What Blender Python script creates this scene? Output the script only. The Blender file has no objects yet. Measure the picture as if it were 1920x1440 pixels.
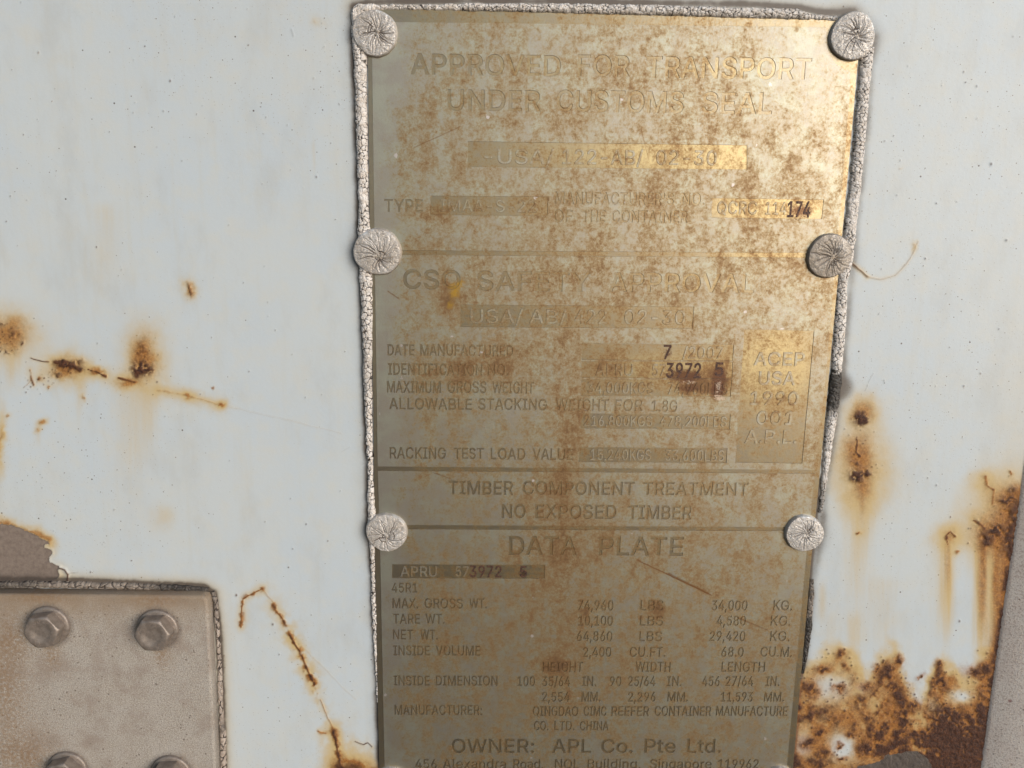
import bpy, math, random
import numpy as np
from mathutils import Matrix, Vector
random.seed(7)
rng = np.random.default_rng(11)
C = bpy.context.scene
col = C.collection
R = math.radians

# ------------------------------------------------------------------ camera
FPX = 1500.0                       # focal length in photo pixels (photo 1920 x 1440)
DIST = 0.33                        # metres from the wall
CAM = Vector((0.0, -DIST, 1.55))
rotm = Matrix.Rotation(R(-0.35), 3, 'Z') @ Matrix.Rotation(R(90 - 11.3), 3, 'X') @ Matrix.Rotation(R(0.72), 3, 'Z')
cam = bpy.data.cameras.new('camera'); camo = bpy.data.objects.new('camera', cam); col.objects.link(camo)
camo.matrix_world = Matrix.Translation(CAM) @ rotm.to_4x4()
cam.sensor_width = 36; cam.lens = FPX / 1920 * 36
cam.clip_start = 0.01; cam.clip_end = 200
C.camera = camo

# ------------------------------------------------------------------ light
SUN_EL, SUN_AZ = 11, 38            # degrees; azimuth to the right of the wall's normal
w = bpy.data.worlds.new('World'); C.world = w; w.use_nodes = True
nt = w.node_tree; nt.nodes.clear()
sky = nt.nodes.new('ShaderNodeTexSky'); sky.sky_type = 'NISHITA'; sky.sun_disc = False
sky.sun_elevation = R(SUN_EL); sky.sun_rotation = R(180 - SUN_AZ)
sky.air_density = 1.0; sky.dust_density = 1.0; sky.ozone_density = 2.0
tc = nt.nodes.new('ShaderNodeTexCoord'); sp = nt.nodes.new('ShaderNodeSeparateXYZ')
mr = nt.nodes.new('ShaderNodeMapRange'); mr.inputs['From Min'].default_value = -0.10; mr.inputs['From Max'].default_value = 0.04
mx = nt.nodes.new('ShaderNodeMix'); mx.data_type = 'RGBA'
mx.inputs['A'].default_value = (0.30, 0.26, 0.22, 1)      # the yard's ground, seen below the horizon
bg = nt.nodes.new('ShaderNodeBackground'); bg.inputs['Strength'].default_value = 0.12
out = nt.nodes.new('ShaderNodeOutputWorld')
L = nt.links.new
L(tc.outputs['Generated'], sp.inputs[0]); L(sp.outputs['Z'], mr.inputs['Value'])
L(mr.outputs[0], mx.inputs['Factor']); L(sky.outputs[0], mx.inputs['B']); L(mx.outputs['Result'], bg.inputs['Color']); L(bg.outputs[0], out.inputs[0])
sl = bpy.data.lights.new('sun', 'SUN'); sl.energy = 2.6; sl.angle = R(42); sl.color = (1.0, 0.975, 0.94)
so = bpy.data.objects.new('sun', sl); col.objects.link(so)
sd = Vector((math.sin(R(SUN_AZ)) * math.cos(R(SUN_EL)), -math.cos(R(SUN_AZ)) * math.cos(R(SUN_EL)), math.sin(R(SUN_EL))))
so.rotation_euler = sd.to_track_quat('Z', 'Y').to_euler(); so.location = sd * 3
C.view_settings.view_transform = 'Standard'; C.view_settings.look = 'None'
C.view_settings.exposure = -0.08; C.view_settings.gamma = 1; C.view_settings.use_curve_mapping = False
C.render.resolution_x = 1024; C.render.resolution_y = 768

# ------------------------------------------------------------------ pixel <-> wall plane (wall: y = 0, faces -y)
RM = np.array([list(r) for r in rotm]); CP = np.array(CAM)
def W(px, py, h=0.0):
    """photo pixel -> world point on the plane h metres in front of the wall (arrays welcome)"""
    px = np.asarray(px, float); py = np.asarray(py, float); h = np.asarray(h, float)
    d = np.stack([(px - 960) / FPX, -(py - 720) / FPX, -np.ones_like(px * py)], -1) @ RM.T
    t = (-h - CP[1]) / d[..., 1]
    return CP + d * t[..., None]
def V(px, py, h=0.0): return Vector(W(px, py, h).tolist())
def PX(X, Z):
    p = np.stack([X - CP[0], np.full_like(X, -CP[1]), Z - CP[2]], -1) @ RM
    return 960 + FPX * p[..., 0] / -p[..., 2], 720 - FPX * p[..., 1] / -p[..., 2]
def rad(px, py, r, h=0.0): return float(np.linalg.norm(W(px + r, py, h) - W(px, py, h)))

# ------------------------------------------------------------------ numpy noise
def _h(ix, iy, s):
    n = (ix.astype(np.int64) * 374761393 + iy.astype(np.int64) * 668265263 + s * 1442695041) & 0xFFFFFFFF
    n = ((n ^ (n >> 13)) * 1274126177) & 0xFFFFFFFF
    return ((n ^ (n >> 16)) & 0xFFFFFF) / float(0xFFFFFF)
def vn(x, y, s=0):
    ix = np.floor(x); iy = np.floor(y); fx = x - ix; fy = y - iy
    fx = fx * fx * (3 - 2 * fx); fy = fy * fy * (3 - 2 * fy)
    a = _h(ix, iy, s); b = _h(ix + 1, iy, s); c = _h(ix, iy + 1, s); d = _h(ix + 1, iy + 1, s)
    return (a + (b - a) * fx) * (1 - fy) + (c + (d - c) * fx) * fy
def fbm(x, y, sc, s=0, o=4):
    t = 0; a = 1; n = 0
    for k in range(o):
        t = t + a * vn(x / sc * 2**k + 17.3 * k, y / sc * 2**k + 9.1 * k, s + k); n += a; a *= 0.55
    return t / n
def worley(x, y, s=0, jit=0.9):
    ix = np.floor(x); iy = np.floor(y)
    d1 = np.full(x.shape, 9.0); d2 = d1.copy(); cid = np.zeros(x.shape)
    for i in (-1, 0, 1):
        for j in (-1, 0, 1):
            cx = ix + i; cy = iy + j
            px = cx + .5 + jit * (_h(cx, cy, s) - .5); py = cy + .5 + jit * (_h(cx, cy, s + 91) - .5)
            d = np.hypot(x - px, y - py)
            m = d < d1
            d2 = np.where(m, d1, np.minimum(d2, d)); cid = np.where(m, _h(cx, cy, s + 7), cid); d1 = np.where(m, d, d1)
    return d2 - d1, cid
def ss(a, b, x):
    t = np.clip((x - a) / (b - a), 0, 1); return t * t * (3 - 2 * t)
def segdist(x, y, pts):
    """distance to polyline, and the parameter 0..1 along it"""
    best = np.full(x.shape, 1e9); par = np.zeros(x.shape); n = len(pts) - 1
    for k in range(n):
        (ax, ay), (bx, by) = pts[k], pts[k + 1]
        dx, dy = bx - ax, by - ay; t = np.clip(((x - ax) * dx + (y - ay) * dy) / (dx * dx + dy * dy), 0, 1)
        d = np.hypot(x - ax - t * dx, y - ay - t * dy); m = d < best
        best = np.where(m, d, best); par = np.where(m, (k + t) / n, par)
    return best, par
def inpoly(x, y, pts):
    r = np.zeros(x.shape, bool); n = len(pts); j = n - 1
    for i in range(n):
        xi, yi = pts[i]; xj, yj = pts[j]
        c = ((yi > y) != (yj > y)) & (x < (xj - xi) * (y - yi) / (yj - yi + 1e-9) + xi)
        r ^= c; j = i
    return r
def polymask(x, y, pts, soft):
    d, _ = segdist(x, y, pts + [pts[0]]); sgn = np.where(inpoly(x, y, pts), 1, -1)
    return ss(-soft, soft, d * sgn)

# ------------------------------------------------------------------ object helpers
def tag(o, label=None, cat=None, group=None, kind=None):
    if label: o['label'] = label
    if cat: o['category'] = cat
    if group: o['group'] = group
    if kind: o['kind'] = kind
    return o
def empty(name, loc):
    o = bpy.data.objects.new(name, None); o.location = loc; o.empty_display_size = 0.01; col.objects.link(o); return o
def link(name, me, mat, parent=None, loc=None, smooth=True):
    o = bpy.data.objects.new(name, me); col.objects.link(o)
    if mat: me.materials.append(mat)
    if parent: o.parent = parent
    if loc is not None: o.location = loc
    if smooth: me.polygons.foreach_set('use_smooth', np.ones(len(me.polygons), bool))
    return o
def grid_mesh(name, P, attrs={}, closed=False):
    """P: (n, m, 3) array of points -> quad mesh; attrs: name -> (n, m) array"""
    n, m = P.shape[:2]; me = bpy.data.meshes.new(name)
    idx = np.arange(n * m).reshape(n, m)
    if closed: a = idx[:-1]; b = np.roll(idx, -1, 1)[:-1]; c = np.roll(idx, -1, 1)[1:]; d = idx[1:]
    else: a = idx[:-1, :-1]; b = idx[:-1, 1:]; c = idx[1:, 1:]; d = idx[1:, :-1]
    q = np.stack([a, b, c, d], -1).reshape(-1, 4)
    me.vertices.add(n * m); me.vertices.foreach_set('co', P.reshape(-1).astype(np.float32))
    me.loops.add(q.size); me.loops.foreach_set('vertex_index', q.reshape(-1).astype(np.int32))
    me.polygons.add(len(q)); me.polygons.foreach_set('loop_start', (np.arange(len(q)) * 4).astype(np.int32))
    me.update(calc_edges=True)
    for k, v in attrs.items():
        at = me.attributes.new(k, 'FLOAT', 'POINT'); at.data.foreach_set('value', v.reshape(-1).astype(np.float32))
    return me

# ------------------------------------------------------------------ material helpers
class NT:
    def __init__(s, name):
        s.m = bpy.data.materials.new(name); s.m.use_nodes = True; s.t = s.m.node_tree; s.t.nodes.clear()
        s.o = s.n('ShaderNodeOutputMaterial'); s.b = s.n('ShaderNodeBsdfPrincipled'); s.t.links.new(s.b.outputs[0], s.o.inputs[0])
        tcn = s.n('ShaderNodeTexCoord'); mp = s.n('ShaderNodeMapping'); mp.inputs['Scale'].default_value = (1000, 1000, 1000)
        s.l(tcn.outputs['Object'], mp.inputs['Vector']); s.mm = mp.outputs[0]
    def n(s, t): return s.t.nodes.new(t)
    def l(s, a, b): s.t.links.new(a, b)
    def inp(s, sock, v):
        if hasattr(v, 'is_linked') or hasattr(v, 'links'): s.l(v, sock)
        else: sock.default_value = v
    def attr(s, name):
        a = s.n('ShaderNodeAttribute'); a.attribute_name = name; return a.outputs['Fac']
    def noise(s, scale, detail=3, rough=.55, stretch=None, off=None, dist=0):
        v = s.mm
        if stretch or off:
            mp = s.n('ShaderNodeMapping'); s.l(v, mp.inputs[0])
            if stretch: mp.inputs['Scale'].default_value = stretch
            if off: mp.inputs['Location'].default_value = off
            v = mp.outputs[0]
        n = s.n('ShaderNodeTexNoise'); s.l(v, n.inputs['Vector']); n.inputs['Scale'].default_value = scale
        n.inputs['Detail'].default_value = detail; n.inputs['Roughness'].default_value = rough; n.inputs['Distortion'].default_value = dist
        return n.outputs['Fac']
    def vor(s, scale, feat='F1', rnd=1):
        n = s.n('ShaderNodeTexVoronoi'); n.feature = feat; s.l(s.mm, n.inputs['Vector']); n.inputs['Scale'].default_value = scale
        return n
    def math(s, op, a, b=0.0, c=None):
        n = s.n('ShaderNodeMath'); n.operation = op; s.inp(n.inputs[0], a); s.inp(n.inputs[1], b)
        if c is not None: s.inp(n.inputs[2], c)
        return n.outputs[0]
    def step(s, v, a, b, lo=0.0, hi=1.0):
        n = s.n('ShaderNodeMapRange'); n.interpolation_type = 'SMOOTHSTEP'; s.inp(n.inputs['Value'], v)
        n.inputs['From Min'].default_value = a; n.inputs['From Max'].default_value = b
        n.inputs['To Min'].default_value = lo; n.inputs['To Max'].default_value = hi
        return n.outputs[0]
    def mix(s, f, a, b, mode='MIX'):
        n = s.n('ShaderNodeMix'); n.data_type = 'RGBA'; n.blend_type = mode; s.inp(n.inputs['Factor'], f)
        for k, v in (('A', a), ('B', b)):
            if isinstance(v, tuple) and len(v) == 3: v = (*v, 1)
            s.inp(n.inputs[k], v)
        return n.outputs['Result']
    def bump(s, h, dist, strength=1.0, prev=None):
        n = s.n('ShaderNodeBump'); n.inputs['Distance'].default_value = dist; n.inputs['Strength'].default_value = strength
        s.l(h, n.inputs['Height'])
        if prev: s.l(prev, n.inputs['Normal'])
        return n.outputs[0]
    def blob(s, pts):
        """sum of soft elliptical patches; pts: (px, py, rx, ry, weight) in photo pixels, fixed on the plate"""
        sp_ = s.n('ShaderNodeSeparateXYZ'); s.l(s.mm, sp_.inputs[0]); tot = None
        for (x, y, rx, ry, wt) in pts:
            p = (V(x, y) - PO) * 1000
            dx = s.math('DIVIDE', s.math('SUBTRACT', sp_.outputs['X'], p.x), rx * .22)
            dz = s.math('DIVIDE', s.math('SUBTRACT', sp_.outputs['Z'], p.z), ry * .22)
            r2 = s.math('ADD', s.math('MULTIPLY', dx, dx), s.math('MULTIPLY', dz, dz))
            e = s.math('MULTIPLY', s.math('EXPONENT', s.math('MULTIPLY', r2, -1.0)), wt)
            tot = e if tot is None else s.math('ADD', tot, e)
        return tot
    def fin(s, color=None, rough=None, metal=None, normal=None, spec=None):
        for k, v in (('Base Color', color), ('Roughness', rough), ('Metallic', metal), ('Normal', normal), ('Specular IOR Level', spec)):
            if v is None: continue
            if isinstance(v, tuple): v = (*v, 1)
            s.inp(s.b.inputs[k], v)
        return s.m

PO = V(1110, 720)                  # origin of the data plate

# ================================================================== WALL
def wall_mat():
    s = NT('painted_steel_wall')
    big = s.noise(.02, 3); mid = s.noise(.12, 4, off=(40, 0, 9)); fine = s.noise(3.2, 3)
    base = s.mix(s.step(big, .35, .65), (.58, .64, .69), (.605, .65, .675))
    base = s.mix(s.step(mid, .4, .75, 0, .55), base, (.64, .64, .60))
    strk = s.noise(.25, 4, stretch=(1, 1, .06))
    base = s.mix(s.step(strk, .5, .75, 0, .25), base, (.58, .575, .53))
    base = s.mix(s.step(s.noise(.05, 5, .65, stretch=(1, 1, .5), off=(7, 0, 3)), .48, .72, 0, .4), base, (.50, .515, .51))
    base = s.mix(s.step(fine, .3, .7, 0, .10), base, (.42, .44, .44), 'MIX')
    # tiny specks of dirt
    for sc, thr, rr, c in ((.42, .55, .12, (.16, .13, .11)), (1.0, .55, .20, (.42, .42, .41)), (.17, .45, .075, (.06, .035, .03))):
        v = s.vor(sc); r_ = s.n('ShaderNodeSeparateColor'); s.l(v.outputs['Color'], r_.inputs[0])
        on = s.math('GREATER_THAN', r_.outputs[0], thr)
        rad_ = s.math('MULTIPLY', r_.outputs[1], rr)
        dd = s.math('SUBTRACT', rad_, v.outputs['Distance'])
        m_ = s.math('MULTIPLY', s.step(dd, 0, .03), on)
        base = s.mix(s.math('MULTIPLY', m_, .85), base, c)
    halo, rust, dark, bare, grime = (s.attr(k) for k in ('halo', 'rust', 'dark', 'bare', 'grime'))
    fg = s.noise(4.5, 3, .6); mg = s.noise(1.1, 4, .6)
    fj = s.math('MULTIPLY', s.math('SUBTRACT', fg, .5), .55); mj = s.math('MULTIPLY', s.math('SUBTRACT', mg, .5), .5)
    def jit(v, k=1.0):    # break the masks up with grain, only where they are partly on
        edge = s.math('MULTIPLY', v, s.math('SUBTRACT', 1.25, v))
        return s.math('ADD', v, s.math('MULTIPLY', edge, s.math('MULTIPLY', s.math('ADD', fj, mj), 1.1 * k)))
    c = s.mix(s.step(jit(halo, .5), 0, 1), base, (.60, .44, .20))
    c = s.mix(s.step(jit(grime, .8), .0, 1), c, (.13, .105, .085))
    rc = s.mix(s.step(mg, .3, .7), (.47, .205, .045), (.30, .115, .025)); rc = s.mix(s.step(s.noise(.35, 4, .6), .4, .65, 0, .7), rc, (.20, .075, .022))
    c = s.mix(s.step(jit(rust), .0, 1.0), c, rc)
    dc = s.mix(s.step(mg, .35, .65), (.035, .014, .010), (.09, .032, .014)); dc = s.mix(s.step(s.noise(.5, 5, .7, off=(3, 0, 8)), .48, .70, 0, .6), dc, (.16, .06, .025))
    c = s.mix(s.step(jit(dark), .0, 1.0), c, dc)
    bc = s.mix(s.step(s.noise(.5, 5, .65), .35, .7), (.275, .22, .185), (.20, .155, .13))
    bc = s.mix(s.step(fg, .5, .8, 0, .4), bc, (.10, .075, .06))
    bc = s.mix(s.math('MULTIPLY', grime, .8), bc, (.05, .04, .035))
    c = s.mix(s.step(bare, .4, .6), c, bc)
    rg = s.math('ADD', s.math('MULTIPLY', s.math('MAXIMUM', rust, dark), .3), .44)
    h = s.math('ADD', s.math('MULTIPLY', fine, .3), s.math('MULTIPLY', s.math('MULTIPLY', s.math('ADD', rust, dark), mg), 3.0))
    n = s.bump(h, .00012, .6); n = s.bump(s.noise(.7, 3, .5), .00030, .14, n)
    return s.fin(c, rg, 0.0, n, .45)

def build_wall():
    x0 = min(W(-12, 0)[0], W(-12, 1450)[0]); x1 = max(W(1930, 0)[0], W(1930, 1000)[0], W(1850, 1450)[0]); z0 = min(W(0, 1452)[2], W(1920, 1452)[2]); z1 = max(W(0, -12)[2], W(1920, -12)[2])
    step = 0.0004
    xs = np.concatenate([np.linspace(-1.2, x0, 14)[:-1], np.arange(x0, x1, step), np.linspace(x1, 1.2, 14)])
    zs = np.concatenate([np.linspace(.55, z0, 12)[:-1], np.arange(z0, z1, step), np.linspace(z1, 2.4, 12)])
    X, Z = np.meshgrid(xs, zs)
    u, v = PX(X, Z)
    wu = u + (fbm(u, v, 26, 3) - .5) * 22 + (fbm(u, v, 7, 5, 3) - .5) * 7
    wv = v + (fbm(u, v, 26, 23) - .5) * 22 + (fbm(u, v, 7, 25, 3) - .5) * 7
    halo = np.zeros_like(u); rust = halo.copy(); dark = halo.copy(); bare = halo.copy(); grime = halo.copy(); hgt = halo.copy()
    def blob(x, y, rx, ry, pw=1.0, sx=wu, sy=wv): return np.exp(-(((sx - x) / rx)**2 + ((sy - y) / ry)**2)**pw)
    def mxx(a, b): return np.maximum(a, b)
    def sadd(a, b): return 1 - (1 - np.clip(a, 0, 1)) * (1 - np.clip(b, 0, 1))
    grain = fbm(u, v, 6, 61, 3); blot = fbm(u, v, 16, 67, 4)
    # --- spots: x, y, halo rx, ry, halo amount, rust rx, ry, amount, dark list
    def spot(x, y, hx, hy, ha, rx, ry, ra, darks=()):
        nonlocal halo, rust, dark, hgt
        halo = sadd(halo, min(1, ha * 1.05) * blob(x, y, hx * 1.15, hy * 1.15, .95)); rust = sadd(rust, ra * blob(x, y, rx, ry, 1.2))
        for (dx, dy, a, b, k) in darks: 
            q = k * blob(dx, dy, a, b, 1.0) * ss(.25, .5, grain); dark = sadd(dark, q); hgt += q * .3
    spot(355, 541, 15, 20, .8, 9, 14, .75, [(354, 538, 4, 6, .8), (355, 546, 4, 5, .8)])
    spot(12, 628, 58, 48, .9, 44, 34, .75, [(6, 660, 16, 5, 1), (20, 625, 8, 8, .7), (42, 643, 4, 5, .9), (2, 606, 5, 5, .8)])
    spot(270, 668, 38, 58, .95, 25, 45, .85, [(268, 694, 20, 13, 1.3), (270, 655, 12, 18, .55)])
    spot(125, 692, 40, 28, .95, 30, 19, .8, [(125, 684, 22, 6, 1.3), (140, 692, 14, 6, .9), (108, 702, 8, 8, .8)])
    spot(180, 698, 22, 12, .8, 17, 7, .8, []); spot(75, 710, 11, 11, .6, 7, 7, .9, [(76, 710, 4, 4, .8)])
    spot(240, 714, 30, 14, .8, 22, 8, .8, []); spot(415, 760, 9, 8, .8, 6, 5, .95, [(415, 760, 2.5, 2.5, .5)])
    spot(352, 741, 10, 7, .7, 6, 4, .8); spot(396, 721, 4, 3, .4, 4, 3, .8); spot(80, 790, 12, 10, .8, 7, 6, .8)
    spot(14, 780, 8, 6, .5, 4, 3, .6); spot(72, 806, 8, 7, .5, 4, 4, .5); spot(90, 727, 8, 6, .5, 4, 4, .7)
    spot(156, 742, 5, 9, .5, 3, 5, .6); spot(0, 830, 10, 60, .9, 5, 30, .6); spot(303, 972, 26, 26, .42, 1, 1, 0)
    spot(1617, 773, 32, 32, .95, 22, 22, .75, [(1615, 785, 11, 13, 1.5)])
    spot(1612, 858, 52, 58, .9, 32, 48, .85, [(1602, 892, 14, 11, 1.3), (1624, 887, 13, 9, 1.2), (1607, 866, 5, 6, .8)])
    spot(1617, 915, 42, 50, .85, 24, 30, .55); spot(1612, 998, 9, 9, .5, 4, 4, .9, [(1612, 998, 2, 2, .8)])
    spot(1712, 465, 7, 10, .5, 3, 4, .4); spot(1892, 888, 5, 5, .5, 4, 4, 1.0, [(1892, 888, 3, 3, .6)])
    spot(1780, 1003, 26, 22, .8, 9, 13, .5); spot(1790, 1034, 7, 6, .5, 4, 4, .9)
    spot(1905, 935, 70, 46, .95, 52, 34, .95, [(1884, 937, 12, 10, 1.2), (1895, 915, 10, 8, .8), (1905, 960, 14, 30, .8)])
    spot(1848, 905, 26, 20, .6, 7, 14, .5)
    spot(1868, 1000, 62, 52, .95, 44, 38, .95, [(1846, 1010, 13, 13, 1.2), (1868, 992, 13, 12, 1.3), (1892, 1010, 14, 26, 1.0), (1833, 978, 9, 6, .6)])
    spot(1793, 52, 1, 1, 0, 1, 1, 0); spot(595, 40, 14, 10, .35, 2, 2, .5); spot(1693, 310, 5, 3, .3, 3, 2, .3)
    # smooth unwarped columns of run-off
    su = u + (fbm(u, v * .08, 9, 31, 3) - .5) * 8
    def streak(x, w_, y0, y1, amt, fade0=18, kind='halo'):
        nonlocal halo, rust
        f = np.exp(-((su - x) / w_)**2) * ss(y0 - fade0, y0 + fade0, v) * (1 - ss(y0 + .35 * (y1 - y0), y1, v)) * (.65 + .7 * fbm(u, v * .05, 5, 37, 3))
        if kind == 'halo': halo = sadd(halo, amt * f)
        else: rust = sadd(rust, amt * f)
    for a in ((245, 40, 730, 1000, .32), (280, 18, 720, 900, .30), (150, 9, 700, 820, .35), (20, 14, 650, 760, .35), (200, 34, 380, 650, .26),
              (72, 7, 800, 850, .3), (158, 5, 440, 620, .12), (1603, 26, 930, 1230, .42), (1622, 14, 900, 1100, .4), (1776, 12, 1010, 1260, .75),
              (1760, 26, 1000, 1300, .3), (1838, 15, 1010, 1330, .8), (1862, 16, 1010, 1330, .85), (1888, 26, 960, 1330, .9), (1540, 10, 1090, 1200, .4),
              (1655, 40, 1080, 1300, .3), (1600, 18, 1150, 1290, .4), (1560, 12, 1150, 1290, .35), (588, 4, 260, 360, .25), (560, 120, -60, 340, .14), (60, 60, -60, 200, .10)): streak(*a)
    streak(1776, 7, 1000, 1150, .5, 12, 'rust'); streak(1843, 9, 1000, 1250, .75, 12, 'rust'); streak(1868, 9, 1000, 1200, .7, 12, 'rust')
    streak(1893, 20, 950, 1340, .75, 12, 'rust'); streak(1617, 8, 905, 1010, .4, 10, 'rust')
    # --- scratches that rust
    def line(pts, w_, ra, hw, ha, dk=0.0, dw=1.2, brk=.0, warp=3):
        nonlocal halo, rust, dark, hgt
        uu = u + (fbm(u, v, 14, 71, 2) - .5) * warp; vv = v + (fbm(u, v, 14, 73, 2) - .5) * warp
        d, t = segdist(uu, vv, pts)
        b = ss(brk - .12, brk + .12, fbm(u, v, 18, 79, 3)) if brk > 0 else 1.0
        wv_ = .35 + 1.35 * ss(.25, .75, fbm(u, v, 9, 101, 3)) if w_ > 1.5 else 1.0
        wh_ = .6 + .9 * fbm(u, v, 12, 107, 3)
        rust = sadd(rust, ra * np.exp(-(d / (w_ * wv_))**2) * b); halo = sadd(halo, ha * np.exp(-(d / (hw * 1.5 * wh_))**1.6) * (.35 + .65 * b if brk > 0 else 1))
        dark = sadd(dark, dk * np.exp(-(d / (dw * wv_))**2) * b)
    line([(453, 1176), (452, 1148), (456, 1124), (474, 1113), (491, 1104)], 3.6, .95, 8, .6, .55, 1.6)
    line([(491, 1104), (512, 1130), (532, 1165)], 1.3, .5, 4, .3)
    line([(512, 1135), (532, 1165), (548, 1200), (568, 1235), (588, 1278), (600, 1312)], 4.6, .9, 11, .65, .7, 2.0, .42)
    line([(545, 1192), (566, 1232), (590, 1284)], 4.5, .9, 10, .7, .8, 1.8, .3)
    line([(600, 1312), (622, 1362), (630, 1390)], 1.4, .6, 4, .4, .3, .8)
    line([(626, 1372), (632, 1400), (640, 1440)], 6, 1.0, 14, .9, .9, 3)
    line([(572, 1218), (640, 1285), (668, 1312)], .8, .28, 2, .15)
    line([(597, 1371), (610, 1375)], 2.2, .9, 5, .5)
    line([(296, 731), (350, 741), (415, 760)], 1.8, .45, 10, .7, .0)
    line([(415, 760), (520, 783), (640, 812)], .9, .22, 2.5, .15)
    line([(415, 757), (560, 790), (650, 828)], .7, .0, 1, .0, .12, .6)
    line([(57, 672), (75, 676), (91, 679)], 1.2, .5, 3, .2, .9, 1.3); line([(56, 694), (58, 712), (63, 722)], 2, .7, 5, .4, .6, 1.2)
    line([(58, 712), (45, 728)], .8, .5, 2, .2, .3, .6); line([(105, 680), (125, 684), (150, 694)], 3, .8, 9, .6, .9, 3)
    line([(166, 693), (182, 698), (198, 705)], 2.2, .9, 6, .5, .9, 1.5); line([(224, 709), (240, 713), (254, 716)], 2, .9, 5, .5, .8, 1.6)
    line([(1598, 494), (1612, 506), (1626, 519), (1650, 524), (1680, 516), (1700, 494), (1716, 468), (1722, 452)], 1.3, .32, 3.5, .35, .22, .8)
    line([(1598, 494), (1612, 506), (1626, 519)], 1.5, .4, 4, .4, .9, 1.1)
    line([(1776, 1020), (1774, 1003), (1781, 996), (1790, 1004)], 2.2, .9, 8, .7, .8, 1.5)
    line([(1848, 893), (1850, 910), (1862, 918)], 1.6, .8, 6, .6, .5, 1); line([(1863, 918), (1860, 945)], 1.5, .7, 5, .6, .2, .8)
    line([(1825, 975), (1838, 983), (1846, 990)], 1.6, .8, 6, .6, .7, 1.2)
    line([(1605, 823), (1607, 836), (1604, 848), (1611, 856)], 1.6, .5, 4, .2, 1.0, 1.6)
    line([(1637, 700), (1630, 715), (1622, 731)], .7, .0, 1, 0, .4, .7); line([(1657, 712), (1658, 719)], 1, 0, 1, 0, .8, .9)
    line([(547, 55), (550, 68)], 1.2, 0, 3, 0, .35, 1.6); line([(640, 848), (655, 838)], .8, 0, 2, 0, .3, .7)
    line([(665, 1390), (682, 1396), (690, 1392), (697, 1400)], 1, .2, 4, .3, 1.0, 1.0)
    line([(680, 1437), (660, 1427), (640, 1428)], 4, .95, 16, .9)
    d_, _ = segdist(wu, wv, [(642, 1446), (668, 1450), (700, 1462)]); rust = sadd(rust, np.exp(-(d_ / 24)**2)); dark = sadd(dark, 1.2 * np.exp(-(d_ / 15)**2)); halo = sadd(halo, np.exp(-(d_ / 34)**2))
    # --- field of rust at the lower right
    tx = [1440, 1500, 1525, 1550, 1575, 1592, 1605, 1625, 1650, 1680, 1697, 1708, 1722, 1732, 1742, 1765, 1790, 1806, 1832, 1860, 1900, 2000]
    ty = [1265, 1272, 1252, 1230, 1220, 1232, 1262, 1278, 1246, 1232, 1262, 1300, 1322, 1320, 1290, 1246, 1270, 1290, 1258, 1222, 1212, 1190]
    top = np.interp(wu, tx, ty) + (fbm(u, v, 34, 131, 3) - .5) * 46
    dep = wv - top
    f = ss(-14, 34, dep) * (u > 1420)
    cream = 0
    for (x, y, a, b, k) in ((1558, 1290, 44, 34, .95), (1505, 1395, 26, 32, 1.0), (1580, 1402, 34, 34, 1.05), (1622, 1290, 22, 18, .8), (1600, 1330, 20, 12, .3), (1802, 1302, 26, 17, 1.0), (1748, 1322, 16, 14, .6), (1540, 1345, 20, 12, .4), (1625, 1345, 16, 10, .35), (1728, 1310, 10, 20, .8), (1600, 1422, 60, 10, .4)):
        cream = np.maximum(cream, k * blob(x, y, a * 1.1, b * 1.1, 1.05))
    halo = sadd(halo, .95 * ss(-46, 10, dep) * (u > 1450) * (1 - .8 * np.clip(cream, 0, 1)**2)); 
    patch = ss(.30, .74, blot + .35 * ss(40, 130, dep) + .3 * ss(1680, 1790, u) * ss(0, 50, dep))
    rust = sadd(rust, f * (1 - .97 * np.clip(cream, 0, 1)) * (.42 + .58 * patch))
    darkfield = f * (1 - cream) * 1.15 * ss(.46, .84, .6 * blot + .4 * fbm(u, v, 7, 141, 4) + .30 * ss(1640, 1760, u + 90 * (blot - .5)) * ss(40, 120, dep + 90 * (grain - .5)) + .09 * ss(10, 90, dep))
    dark = sadd(dark, darkfield)
    for (x, y, a, b) in ((1575, 1228, 9, 8), (1545, 1253, 10, 7), (1518, 1290, 12, 14), (1572, 1294, 8, 6), (1665, 1255, 13, 11), (1688, 1240, 6, 5), (1627, 1287, 11, 9), (1685, 1300, 16, 18), (1645, 1252, 4, 5), (1764, 1248, 7, 7), (1728, 1271, 4, 4), (1766, 1280, 8, 7), (1827, 1258, 14, 9), (1850, 1256, 10, 8), (1517, 1390, 16, 10), (1625, 1400, 12, 10), (1580, 1425, 6, 4), (1490, 1430, 14, 14), (1548, 1410, 9, 8), (1716, 1325, 14, 8), (1600, 1375, 8, 6), (1540, 1372, 7, 6), (1500, 1330, 10, 9), (1620, 1345, 9, 7), (1575, 1398, 4, 4)):
        q = blob(x, y, a, b, 1.0) * ss(.2, .45, grain); dark = sadd(dark, 1.1 * q); rust = sadd(rust, .9 * blob(x, y, a * 1.8, b * 1.8, 1.1))
    # scattered pits
    for k in range(420):
        x = rng.uniform(1490, 1860); y = rng.uniform(1215, 1440); r_ = rng.uniform(1, 2.8)
        if y < np.interp(x, tx, ty) - 14: continue
        m = (np.abs(u - x) < 9) & (np.abs(v - y) < 9)
        q = np.exp(-((u[m] - x)**2 + (v[m] - y)**2) / r_**2) * rng.uniform(.5, 1); dark[m] = np.maximum(dark[m], q); hgt[m] += q * .12
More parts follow.
